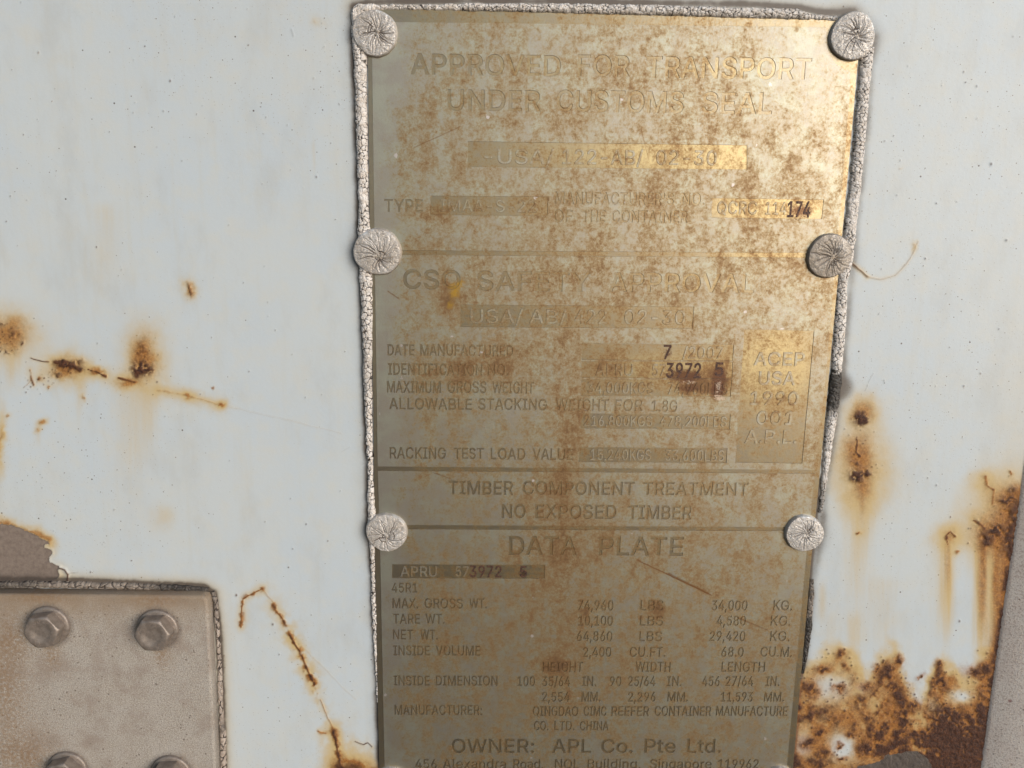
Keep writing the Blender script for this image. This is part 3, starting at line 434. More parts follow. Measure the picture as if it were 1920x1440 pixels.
def word_polys(s, x0, x1, yt, yb, bold=.16, h=H0):
    """glyph contours of a word fitted between photo columns x0..x1 with cap top yt and baseline yb (as measured at its middle)"""
    out_ = word_outline(s); a = min(p[:, 0].min() for g in out_ for p in g); b = max(p[:, 0].max() for g in out_ for p in g)
    k = float(np.interp(yb, *SLOPE)); xm = (x0 + x1) / 2
    sy = (yb - yt); sx = (x1 - x0) / (b - a); res = []
    for g in out_:
        sgn = 1 if area(max(g, key=lambda p: abs(area(p)))) > 0 else -1
        gl = []
        for P in g:
            Q = np.stack([(P[:, 0] - a) * sx, P[:, 1] * sy], -1)
            Q = thicken(Q, bold * (yb - yt) * .16, sgn)
            px = x0 + Q[:, 0]; py = yb - Q[:, 1] + k * (px - xm)
            px = px + (py - yb) * ((842 - px) / (8220 - py))      # lean the verticals with the plate
            gl.append(cur_pts(list(zip(px, py)), h))
        res.append(gl)
    return res
def winding(P, c):
    """winding number of closed contour P round each point of c"""
    a = P; b = np.roll(P, -1, 0); w_ = np.zeros(len(c), int)
    for (ax, ay), (bx, by) in zip(a, b):
        cr = (bx - ax) * (c[:, 1] - ay) - (by - ay) * (c[:, 0] - ax)
        w_ += ((ay <= c[:, 1]) & (by > c[:, 1]) & (cr > 0)).astype(int) - ((ay > c[:, 1]) & (by <= c[:, 1]) & (cr < 0)).astype(int)
    return w_
def relief(name, border, boxes, glyphs, z0, z1, slope, mat, parent):
    """flat face at height z1 with the glyphs cut through it (inside a box the box is cut and the glyphs stand);
    border None: only the glyphs stand. The cut edges slope down to z0. mm in, metres out."""
    from mathutils.geometry import delaunay_2d_cdt
    vs = []; es = []
    def addc(P):
        n0 = len(vs); n = len(P); vs.extend(Vector((float(p[0]), float(p[1]))) for p in P); es.extend((n0 + i, n0 + (i + 1) % n) for i in range(n))
    if border is not None: addc(border)
    for q in boxes: addc(q)
    for g in glyphs:
        for P in g: addc(P)
    v2, _, f2, _, _, _ = delaunay_2d_cdt(vs, es, [], 0, 1e-4, False)
    v2 = np.array([tuple(v) for v in v2]); f2 = np.array(f2); cen = v2[f2].mean(1)
    inl = np.zeros(len(cen), bool)
    for g in glyphs:
        al = np.concatenate(g); lo = al.min(0); hi = al.max(0); m = np.where(((cen > lo) & (cen < hi)).all(1))[0]
        if len(m):
            wsum = sum(winding(P, cen[m]) for P in g); inl[m] |= wsum != 0
    inb = np.zeros(len(cen), bool)
    for q in boxes: inb |= winding(q, cen) != 0
    up = (winding(border, cen) != 0) & (inl == inb) if border is not None else inl
    F = f2[up]
    e01 = v2[F[:, 1]] - v2[F[:, 0]]; e02 = v2[F[:, 2]] - v2[F[:, 0]]; fl = (e01[:, 0] * e02[:, 1] - e01[:, 1] * e02[:, 0]) < 0
    F[fl] = F[fl][:, ::-1]
    E = {}
    for f in F.tolist():
        for i in range(3): E[(f[i], f[(i + 1) % 3])] = 1
    bd = [(a, b) for (a, b) in E if (b, a) not in E]
    nrm = {}
    for a, b in bd:
        d = v2[b] - v2[a]; L_ = math.hypot(d[0], d[1]) + 1e-9; n = np.array([d[1], -d[0]]) / L_
        for k in (a, b): nrm[k] = nrm.get(k, 0) + n
    low = {}; verts = [(p[0], -z1 * 1000, p[1]) for p in v2]; faces = [tuple(f) for f in F.tolist()]
    for k, n in nrm.items():
        n = n / max(np.dot(n, n) ** .5, .5); low[k] = len(verts); q = v2[k] + n * slope; verts.append((q[0], -z0 * 1000, q[1]))
    nf = len(faces); faces += [(b, a, low[a], low[b]) for a, b in bd]
    used = sorted({i for f in faces for i in f}); mp = {k: i for i, k in enumerate(used)}
    me = bpy.data.meshes.new(name)
    me.from_pydata([(verts[k][0] * .001, verts[k][1] * .001, verts[k][2] * .001) for k in used], [], [tuple(mp[i] for i in f) for f in faces]); me.update()
    o = link(name, me, mat, parent, smooth=False)
    if name == 'engraved_panel':
        me.materials.append(mat_edge)
        for p in list(me.polygons)[nf:]: p.material_index = 1
    return o

def stain_nodes(s, recess):
    """weathering and painted glints shared by the raised and the recessed metal: returns colour, roughness, normal"""
    n1 = s.noise(.07, 4, .6); n2 = s.noise(.42, 7, .74, off=(30, 0, 0)); n3 = s.noise(1.15, 5, .72); n4 = s.noise(.14, 6, .65, stretch=(1, 1, .35), off=(9, 0, 70))
    dens = s.blob([(1060, 880, 60, 330, .035), (1060, 960, 22, 150, .055), (1330, 330, 330, 200, .018), (1180, 560, 360, 110, .012), (700, 700, 45, 900, -.16), (880, 690, 150, 40, .055),
                   (845, 560, 22, 36, .14), (760, 250, 70, 90, .03), (800, 970, 130, 90, -.03), (1100, 1200, 330, 160, .022), (900, 1130, 140, 120, .012),
                   (1150, 690, 50, 30, .05), (1310, 720, 60, 22, .16), (1350, 690, 22, 30, .12), (1040, 1245, 24, 22, .14), (1090, 1150, 20, 30, .07), (1235, 1140, 22, 18, .09),
                   (1500, 130, 80, 80, -.08), (720, 100, 60, 120, -.08), (970, 760, 30, 60, -.03), (960, 280, 70, 40, -.03), (1110, 1330, 60, 40, .02), (760, 1300, 30, 30, .05), (800, 395, 60, 20, .05), (1030, 390, 40, 30, .05),
                   (1120, 1020, 330, 60, .02), (1500, 1380, 60, 100, -.05)])
    t = s.math('ADD', s.math('MULTIPLY', n1, .16), s.math('ADD', s.math('MULTIPLY', n2, .40), s.math('ADD', s.math('MULTIPLY', n3, .24), s.math('MULTIPLY', n4, .20))))
    t = s.math('ADD', t, dens)
    a0 = s.step(t, .40, .54); a1 = s.step(t, .475, .56); a2 = s.step(t, .53, .61); a3 = s.step(t, .585, .68)
    pale = s.step(s.noise(.11, 5, .6, off=(100, 0, 0)), .4, .65)
    if recess: base = s.mix(pale, (.335, .285, .215), (.355, .31, .225))
    else: base = s.mix(pale, (.42, .385, .33), (.455, .45, .375))
    if recess: base = s.mix(s.step(s.blob([(1450, 690, 80, 90, 1), (1330, 300, 130, 40, .9), (1440, 390, 120, 30, 1), (1250, 690, 130, 40, .7), (1450, 480, 120, 12, .7), (1120, 290, 200, 40, .5), (980, 125, 90, 30, .45), (1360, 130, 150, 30, .5), (1300, 530, 120, 24, .5)]), .1, .8), base, (.53, .42, .225))
    c = s.mix(s.math('MULTIPLY', a0, .6), base, (.40, .315, .175))
    c = s.mix(s.math('MULTIPLY', a1, .60), c, (.325, .20, .078))
    c = s.mix(s.math('MULTIPLY', a2, .70), c, (.225, .10, .028))
    c = s.mix(s.math('MULTIPLY', a3, .55), c, (.12, .06, .032))
    # dark pits and pale chips
    v = s.vor(.55); rr = s.n('ShaderNodeSeparateColor'); s.l(v.outputs['Color'], rr.inputs[0])
    pit = s.math('MULTIPLY', s.step(s.math('SUBTRACT', s.math('MULTIPLY', rr.outputs[1], .16), v.outputs['Distance']), 0, .05), s.math('GREATER_THAN', rr.outputs[0], .72))
    c = s.mix(s.math('MULTIPLY', pit, .7), c, (.10, .055, .035))
    v = s.vor(.09); rr = s.n('ShaderNodeSeparateColor'); s.l(v.outputs['Color'], rr.inputs[0])
    chip = s.math('MULTIPLY', s.step(s.math('ADD', s.math('SUBTRACT', s.math('MULTIPLY', rr.outputs[1], .07), v.outputs['Distance']), s.math('MULTIPLY', s.math('SUBTRACT', n3, .5), .3)), 0, .02), s.math('GREATER_THAN', rr.outputs[0], .55))
    c = s.mix(chip, c, (.66, .60, .58))
    gr = s.noise(7, 2, .6)
    c = s.mix(s.step(gr, .3, .75, 0, .22), c, (.20, .16, .11))
    yl = s.blob([(852, 545, 16, 22, .9), (845, 575, 14, 10, .6), (868, 530, 10, 10, .5)])
    c = s.mix(s.math('MULTIPLY', s.step(s.math('MULTIPLY', yl, n2), .2, .5), .8), c, (.50, .29, .03))
    for (xa, ya, xb, yb_, wd, k) in ((1192, 1047, 1336, 1115, 1.3, .9), (1250, 1072, 1330, 1112, 2.2, .7), (775, 278, 868, 236, .9, .6), (726, 544, 752, 562, 1.2, .7), (812, 884, 850, 898, 1.0, .6), (1200, 240, 1216, 300, .8, .4), (1380, 1155, 1440, 1180, 1.6, .6)):
        A = (V(xa, ya) - PO) * 1000; Bv = (V(xb, yb_) - PO) * 1000; d = Bv - A; L_ = d.length; d /= L_
        q = s.n('ShaderNodeSeparateXYZ'); s.l(s.mm, q.inputs[0])
        ex = s.math('SUBTRACT', q.outputs['X'], A.x); ez = s.math('SUBTRACT', q.outputs['Z'], A.z)
        al = s.math('ADD', s.math('MULTIPLY', ex, d.x), s.math('MULTIPLY', ez, d.z)); ac = s.math('ABSOLUTE', s.math('ADD', s.math('SUBTRACT', s.math('MULTIPLY', ex, d.z), s.math('MULTIPLY', ez, d.x)), s.math('MULTIPLY', s.math('SUBTRACT', n2, .5), .9)))
        m_ = s.math('MULTIPLY', s.step(ac, 0, wd * .4, k, 0), s.math('MULTIPLY', s.step(al, 0, .8), s.step(al, L_ - 1.5, L_, 1, 0)))
        c = s.mix(m_, c, (.20, .085, .025))
    pd = s.blob([(1283, 703, 42, 15, 1), (1349, 704, 15, 24, 1), (1500, 396, 28, 16, .9), (1251, 662, 12, 15, .7), (1345, 735, 18, 18, .8), (1290, 728, 30, 10, .7), (912, 1072, 40, 10, .5), (981, 1074, 12, 12, .7)])
    c = s.mix(s.step(s.math('MULTIPLY', pd, s.math('ADD', n3, .1)), .18, .50, 0, .85), c, (.12, .052, .03))
    glints = s.blob([(1290, 716, 34, 9, 1), (1346, 722, 12, 26, 1), (1300, 736, 40, 9, .7), (1352, 746, 18, 6, 1)])  # metallic sparkle by the punched digits, painted as pale flecks
    c = s.mix(s.step(s.math('MULTIPLY', glints, s.noise(1.6, 3, .7, off=(2, 2, 2))), .42, .62, 0, .7), c, (.62, .50, .40))
    rough = s.math('ADD', s.math('MULTIPLY', a1, .10), s.math('ADD', s.math('MULTIPLY', n3, .14), .37 if not recess else .30))
    metal = s.math('SUBTRACT', .88 if recess else .78, s.math('MULTIPLY', a2, .22))
    h = s.math('ADD', s.math('MULTIPLY', n3, 1.0), s.math('MULTIPLY', gr, .5))
    nrm = s.bump(h, .00010, .55)
    return s.fin(c, rough, metal, nrm, .5)
s = NT('dirt_in_edges'); mat_edge = s.fin(s.mix(s.step(s.noise(.5, 4), .35, .6), (.30, .24, .16), (.15, .09, .045)), .5, .35)
mat_recess = stain_nodes(NT('etched_metal'), True)
mat_panel = stain_nodes(NT('stained_plate_metal'), False)

# backing sheet (the recessed level)
ys = [22, 110, 200, 390, 620, 900, 1050, 1250, 1440, 1520]
outer = [(li(OL, y), y) for y in [18, 110, 390, 750, 1050, 1440, 1515]] + [(li(OR, y), y) for y in [1515, 1440, 1050, 900, 750, 620, 430, 270, 130, 36]] + [(1300, 24), (1000, 17)]
sheet = relief('base_sheet', cur_pts(outer), [], [], .0001, H0, .05, mat_recess, plate)

def quad(x0, y0, x1, y1, x2, y2, x3, y3): return cur_pts([(x0, y0), (x1, y1), (x2, y2), (x3, y3)], HT)
def panel(yt0, yt1, yb0, yb1, chop=None):
    """outline of a raised panel: y of its top edge at left and right, y of its bottom edge at left and right"""
    pts = [(li(IL, yt0), yt0)] + [(li(IL, y), y) for y in (150, 873, 1050, 1440) if yt0 + 8 < y < yb0 - 8] + [(li(IL, yb0), yb0), (li(IR, yb1), yb1)] + \
          [(li(IR, y), y) for y in (1440, 1050, 897, 730, 390, 165) if yt1 + 8 < y < yb1 - 8] + [(li(IR, yt1), yt1)]
    return pts
P1 = panel(41, 51, 469, 474); P2 = panel(477.5, 484, 874.5, 881); P3 = panel(883, 888, 984, 988.5); P4 = panel(992, 996, 1512, 1512)
# the first panel is cut round the upper right rivet
P1 = P1[:-1] + [(1594, 134), (1580, 128), (1566, 118), (1556, 104), (1550, 84), (1549, 51)]

TOP, MID, LOW, DAT = [], [], [], []; BX = {}
def T(lst, s, x0, x1, yt, yb, bold=.16): lst.extend(word_polys(s, x0, x1, yt, yb, bold, HT))
def B(lst, *q): BX.setdefault(id(lst), []).append(quad(*q))
# panel 1
for s_, a, b, t, y in (('APPROVED', 771, 1050, 103, 140.5), ('FOR', 1084, 1179, 104, 142.5), ('TRANSPORT', 1212, 1519, 108, 146.5),
                       ('UNDER', 840, 1012, 169.5, 207), ('CUSTOMS', 1044, 1280, 171, 209.5), ('SEAL', 1316, 1446, 174, 212.5),
                       ): T(TOP, s_, a, b, t, y, .22)
B(TOP, 877, 265, 877, 313, 1401, 318, 1401, 272)
for s_, a, b in (('-USA/', 908, 1038), ('122-AB/', 1055, 1205), ('02-30', 1231, 1343)): T(TOP, s_, a, b, 280 + (a - 900) * .006, 307 + (a - 900) * .006, .05)
T(TOP, 'TYPE', 721, 792, 374, 397); B(TOP, 807, 367, 807, 403, 1026, 405, 1028, 369)
T(TOP, 'IMAA-S-22', 826, 1005, 375, 397, .05)
for s_, a, b, t, y in (("MANUFACTURER'S", 1040, 1262, 361, 383), ('NO.', 1278, 1320, 362, 384), ('OF', 1038, 1072, 394, 416), ('THE', 1091, 1134, 394, 416), ('CONTAINER', 1147, 1288, 395, 417)): T(TOP, s_, a, b, t, y)
B(TOP, 1336, 371, 1334, 408, 1541, 411, 1545, 374); T(TOP, 'QCRC', 1345, 1419, 378, 401, .1); T(TOP, '114', 1435, 1474, 379, 402, .05)
# panel 2
for s_, a, b, t, y in (('CSO', 757, 862, 507, 541), ('SAFETY', 895, 1105, 510, 545), ('APPROVAL', 1142, 1413, 513, 547)): T(MID, s_, a, b, t, y, .22)
B(MID, 863, 571, 863, 613, 1299, 616, 1301, 575)
for s_, a, b in (('USA/', 882, 980), ('AB/', 993, 1062), ('422', 1078, 1137), ('02-30', 1171, 1284)): T(MID, s_, a, b, 580 + (a - 880) * .006, 606 + (a - 880) * .006, .05)
for s_, a, b, t, y in (('DATE', 727, 776, 646, 666), ('MANUFACTURED', 788, 961, 646.5, 667), ('IDENTIFICATION', 728, 903, 682, 703), ('NO.', 914, 952, 683, 703.5),
                       ('MAXIMUM', 726, 826, 715, 736), ('GROSS', 839, 911, 715, 736), ('WEIGHT', 923, 1000, 716, 737),
                       ('ALLOWABLE', 730, 884, 747, 767.5), ('STACKING', 897, 1024, 747.5, 768), ('WEIGHT', 1041, 1140, 748, 769), ('FOR', 1152, 1203, 749, 770), ('1.8G', 1221, 1268, 750, 771),
                       ('RACKING', 731, 835, 839, 859.5), ('TEST', 851, 906, 840, 860), ('LOAD', 920, 984, 840.5, 861), ('VALUE', 998, 1073, 841, 861.5)): T(MID, s_, a, b, t, y)
B(MID, 1091, 644, 1091, 674.5, 1374, 676.5, 1376, 646); T(MID, '/2007', 1280, 1355, 650.5, 672, .08)
B(MID, 1091, 677, 1090, 708, 1373, 710, 1374, 679); T(MID, 'APRU', 1117, 1186, 683, 704, .08); T(MID, '57', 1223, 1247, 683, 705, .08)
B(MID, 1090, 711, 1089, 742, 1370, 744, 1372, 713); T(MID, '34,000KGS', 1102, 1225, 717, 738, .08); T(MID, '74,960LBS', 1252, 1364, 718, 740, .08)
B(MID, 1089, 775, 1088, 803, 1368, 805, 1370, 777); T(MID, '216,800KGS', 1095, 1222, 780, 799, .08); T(MID, '478,200LBS', 1238, 1362, 781, 800, .08)
B(MID, 1086, 838.5, 1085, 866, 1362, 868, 1364, 840); T(MID, '15,240KGS', 1107, 1220, 843, 863, .08); T(MID, '33,600LBS', 1247, 1357, 844, 864, .08)
B(MID, 1396, 617, 1378.5, 867, 1504, 869, 1527, 620)
for s_, a, b, t, y in (('ACEP', 1414, 1508, 661, 685), ('USA', 1423, 1490, 697, 721.5), ('1990', 1407, 1496, 735, 759), ('001', 1419, 1489, 772, 796), ('A.P.L.', 1397, 1493, 807, 831)): T(MID, s_, a, b, t, y, .14)
# panel 3
for s_, a, b, t, y in (('TIMBER', 841, 961, 902, 926.5), ('COMPONENT', 980, 1188, 903, 927), ('TREATMENT', 1205, 1401, 904.5, 928), ('NO', 941, 984, 946, 970.5), ('EXPOSED', 1004, 1154, 946.5, 971.5), ('TIMBER', 1177, 1295, 948, 973)): T(LOW, s_, a, b, t, y, .2)
# panel 4
T(DAT, 'DATA', 955, 1080, 1006, 1039.5, .22); T(DAT, 'PLATE', 1123, 1279, 1007, 1040.5, .22)
B(DAT, 735, 1058, 735, 1084, 1021, 1085, 1022, 1059); T(DAT, 'APRU', 751, 819, 1062, 1081, .16); T(DAT, '57', 854, 878, 1062, 1081, .12)
rows = ((1122, 1140, (('MAX.', 736, 784), ('GROSS', 796, 867), ('WT.', 880, 912)), 1125.5, 1144, (('74,960', 1083, 1149), ('LBS', 1200, 1243), ('34,000', 1334, 1400), ('KG.', 1449, 1484))),
        (1151, 1169, (('TARE', 737, 787), ('WT.', 798, 833)), 1154.5, 1172.5, (('10,100', 1084, 1148), ('LBS', 1199, 1242), ('4,580', 1343, 1397), ('KG.', 1444, 1481))),
        (1180.5, 1198.5, (('NET', 737, 774), ('WT.', 788, 820)), 1183.5, 1201.5, (('64,860', 1081, 1147), ('LBS', 1198, 1240), ('29,420', 1330, 1396), ('KG.', 1443, 1479))),
        (1210.5, 1228.5, (('INSIDE', 738, 805), ('VOLUME', 817, 900)), 1213, 1231, (('2,400', 1093, 1145), ('CU.FT.', 1180, 1247), ('68.0', 1352, 1393), ('CU.M.', 1425, 1484))),
        (1241, 1259, (), 1241, 1259, (('HEIGHT', 1017, 1092), ('WIDTH', 1191, 1256), ('LENGTH', 1352, 1433))),
        (1267, 1285, (('INSIDE', 738, 805), ('DIMENSION', 817, 932)), 1268, 1286, (('100', 970, 1002), ('35/64', 1016, 1068), ('IN.', 1091, 1117), ('90', 1143, 1164), ('25/64', 1177, 1228), ('IN.', 1250, 1277), ('456', 1316, 1348), ('27/64', 1360, 1411), ('IN.', 1435, 1460))),
        (1297, 1315, (), 1297.5, 1315, (('2,554', 1016, 1067), ('MM.', 1090, 1125), ('2,296', 1177, 1228), ('MM.', 1251, 1289), ('11,593', 1351, 1410), ('MM.', 1432, 1469))),
        (1322, 1340, (('MANUFACTURER:', 740, 903),), 1324, 1342, (('QINGDAO', 999, 1083), ('CIMC', 1094, 1136), ('REEFER', 1146, 1216), ('CONTAINER', 1227, 1332), ('MANUFACTURE', 1342, 1475))),
        (1352, 1369, (), 1352, 1369, (('CO.', 1001, 1027), ('LTD.', 1039, 1076), ('CHINA', 1087, 1140))))
for a, b, l1, c_, d, l2 in rows:
    for s_, x, y in l1: T(DAT, s_, x, y, a, b, .14)
    for s_, x, y in l2: T(DAT, s_, x, y, c_, d, .14)
T(DAT, '45R1', 735, 782, 1093, 1110.5, .14)
for s_, a, b in (('OWNER:', 847, 1000), ('APL', 1035, 1107), ('Co.', 1127, 1185), ('Pte', 1208, 1265), ('Ltd.', 1288, 1350)): T(DAT, s_, a, b, 1386, 1411, .2)
for s_, a, b in (('456', 779, 818), ('Alexandra', 830, 948), ('Road,', 962, 1018), ('NOL', 1040, 1085), ('Building,', 1101, 1200), ('Singapore', 1218, 1333), ('119962', 1346, 1421)): T(DAT, s_, a, b, 1423.5, 1441, .16)

for lst, P, lab in ((TOP, P1, 'top panel reading APPROVED FOR TRANSPORT UNDER CUSTOMS SEAL'), (MID, P2, 'largest panel reading CSO SAFETY APPROVAL'),
                    (LOW, P3, 'narrow panel reading TIMBER COMPONENT TREATMENT'), (DAT, P4, 'lowest panel reading DATA PLATE')):
    o = relief('engraved_panel', cur_pts(P, HT), BX.get(id(lst), []), lst, H0, HT, .10, mat_panel, plate); o['label'] = lab
# digits punched deep, dark with rust
s = NT('punched_dark'); n = s.noise(2.2, 4)
mat_punch = s.fin(s.mix(s.step(n, .4, .65), (.045, .022, .018), (.15, .07, .04)), .6, .2, s.bump(n, .0002, .6))
for lst in ((('174', 1476, 1518, 378, 407),), (('7', 1244, 1257, 647, 673),), (('3972', 1249, 1313, 681, 708),), (('5', 1340, 1355, 680, 705),), (('3972', 881, 940, 1061, 1082),), (('5', 975, 987, 1062, 1082),)):
    pl_ = []
    for s_, a, b, t, y in lst: pl_ += word_polys(s_, a, b, t, y, .2, H0)
    relief('punched_number', None, [], pl_, H0, H0 + .00010, .03, mat_punch, plate)

# ================================================================== RIVETS
def rivet_mat():
    s = NT('cracked_paint_rivet'); n = s.noise(1.0, 5, .65); f = s.noise(5, 3, .6)
    c = s.mix(s.step(n, .35, .65), (.76, .72, .69), (.60, .55, .50))
    c = s.mix(s.step(f, .45, .75, 0, .5), c, (.27, .22, .18))
    c = s.mix(s.step(s.attr('white'), .3, .7), c, (.80, .80, .80))  # bright crescents of the lit rim, painted white
    c = s.mix(s.step(s.attr('tint'), 0, 1), c, (.40, .33, .26)); c = s.mix(s.step(s.attr('lower_dark'), 0, 1, 0, .8), c, (.22, .15, .085))
    c = s.mix(s.step(s.attr('crack'), .2, .9), c, (.11, .085, .07))
    v = s.vor(1.9, 'DISTANCE_TO_EDGE'); fine = s.step(v.outputs['Distance'], .0, .08, 1, 0)
    c = s.mix(s.math('MULTIPLY', fine, .35), c, (.16, .12, .10))
    h = s.math('ADD', s.math('SUBTRACT', n, s.math('MULTIPLY', fine, .35)), s.math('MULTIPLY', f, .4))
    return s.fin(c, .33, .25, s.bump(h, .00030, .6), .8)
mat_riv = rivet_mat()
def rivet(x, y, rpx, seed, dent=(0, 0), white=None, label='', tint=0.0):
    c = V(x, y, .0022); Rr = rad(x, y, rpx, .0022); r_ = np.random.default_rng(seed)
    base = Vector((c.x, -.0004, c.z))
    na, nr = 220, 64
    th = np.linspace(0, 2 * np.pi, na, endpoint=False); t = np.linspace(0, 1, nr)
    TT, RR = np.meshgrid(th, t)                    # rows = radius
    # outline: not quite round
    wob = 1 + .022 * np.sin(TT * 2 + seed) + .016 * np.sin(TT * 3 + seed * 2.1) + .012 * (fbm(np.cos(TT) * 9 + 50 + seed, np.sin(TT) * 9 + 50, 2, seed) - .5) * 4
    # RR 0..0.86 is the face, the rest rolls over the rim down to the wall
    face = np.clip(RR / .80, 0, 1); roll = np.clip((RR - .80) / .20, 0, 1)
    rr = (face * .93 + .07 * np.sin(roll * np.pi * .62) / np.sin(np.pi * .5)) * wob
    lx = rr * np.cos(TT); lz = rr * np.sin(TT)
    hh = .0030 - .0007 * face**3 - roll**1.4 * .0030
    d0 = np.hypot(lx - dent[0], lz - dent[1])
    hh = hh - .0006 * np.exp(-(d0 / .30)**2) + .0003 * np.exp(-(d0 / .10)**2)
    # cracks: bent spokes from the dent, and a few rings
    crack = np.zeros_like(rr)
    ns = int(r_.integers(17, 24))
    for k in range(ns):
        a = 2 * np.pi * k / ns + r_.uniform(-.12, .12); bend = r_.uniform(.1, .9)
        s0 = r_.uniform(.06, .3); s1 = r_.uniform(.6, 1.0)
        pts = []
        for q in np.linspace(s0, s1, 7):
            aa = a + bend * (q - .3) + r_.uniform(-.05, .05); pts.append((dent[0] * (1 - q) + q * math.cos(aa), dent[1] * (1 - q) + q * math.sin(aa)))
        d, tt = segdist(lx, lz, pts); wd = r_.uniform(.014, .03)
        crack = np.maximum(crack, r_.uniform(.55, 1) * np.exp(-(d / wd)**2) * (1 - .35 * tt))
    for k in range(4):
        q = r_.uniform(.12, .4); a = r_.uniform(0, 6.28); da = r_.uniform(.4, 1.3)
        pts = [(dent[0] * (1 - q) + (q + r_.uniform(-.03, .03)) * math.cos(a + da * j / 5), dent[1] * (1 - q) + (q + r_.uniform(-.03, .03)) * math.sin(a + da * j / 5)) for j in range(6)]
        d, tt = segdist(lx, lz, pts); crack = np.maximum(crack, 1.0 * np.exp(-(d / .020)**2))
    e, cid = worley(lx * 7 + 30 + seed, lz * 7 + 30, seed)
    crack = np.maximum(crack, .55 * np.exp(-(e / .05)**2) * (fbm(lx * 10 + 40, lz * 10 + 40, 3, seed) > .5))
    hh = hh - crack * .0005 + (cid - .5) * .00012 * (1 - roll) + (fbm(lx * 10 + 40 + seed, lz * 10 + 40, 1.6, seed + 3) - .5) * .0004
    hh[-1] = 0.0
    rim_glint = np.zeros_like(rr)  # highlights on the rim, painted in as white arcs
    if white:
        for (a0, a1) in white:
            am = (TT * 180 / np.pi) % 360; inr = ss(a0, a0 + 14, am) * (1 - ss(a1 - 14, a1, am))
            rim_glint = np.maximum(rim_glint, inr * ss(.74, .84, RR + (fbm(lx * 20 + 60, lz * 20 + 60, 3, seed) - .5) * .25))
    st = ss(.80, .95, RR) * ss(-.1, -.7, lz) * .9 + .5 * np.exp(-(d0 / .18)**2)  # darker along the lower rim and in the dent
    P = np.stack([lx * Rr, -hh, lz * Rr], -1)
    me = grid_mesh('rivet', P[:, ::-1], dict(crack=crack[:, ::-1], white=rim_glint[:, ::-1], lower_dark=st[:, ::-1], tint=(np.zeros_like(rr) + tint + (fbm(lx * 10 + 80, lz * 10 + 80, 7, seed + 40, 2) - .5) * .8)[:, ::-1]), closed=True)
    o = link('rivet', me, mat_riv, None, Vector((c.x, -.0009, c.z)))
    tag(o, label, 'rivet', 'domed rivets holding the data plate')
rivet(703, 62, 42.5, 3, (.12, .05), [(20, 95)], 'cracked white rivet at the upper left corner of the data plate', .3)
rivet(1598, 68, 43.5, 5, (.15, .0), [(0, 80)], 'cracked white rivet at the upper right corner of the data plate')
rivet(708, 472, 45, 8, (.12, -.25), [(85, 150)], 'large cracked rivet on the left edge beside CSO SAFETY, sky highlight painted on its upper rim', .35)
rivet(1555, 480, 42, 13, (.15, -.05), [(60, 130)], 'brownish cracked rivet on the right edge, beside the hairline rust crack', .75)
rivet(725, 998, 38.5, 21, (.0, -.25), [(20, 80)], 'pale cracked rivet on the left edge, just above the APRU number box', .2)
rivet(1508, 1000, 36.5, 34, (.05, .1), [(50, 120)], 'silvery cracked rivet on the right edge, level with DATA PLATE')
rivet(735, 1472, 37, 40, (.0, .1), None, 'rivet at the bottom left of the plate, mostly cut off by the photo edge')
rivet(1461, 1469, 34, 55, (.0, .1), None, 'rivet at the bottom right of the plate, mostly cut off by the photo edge')

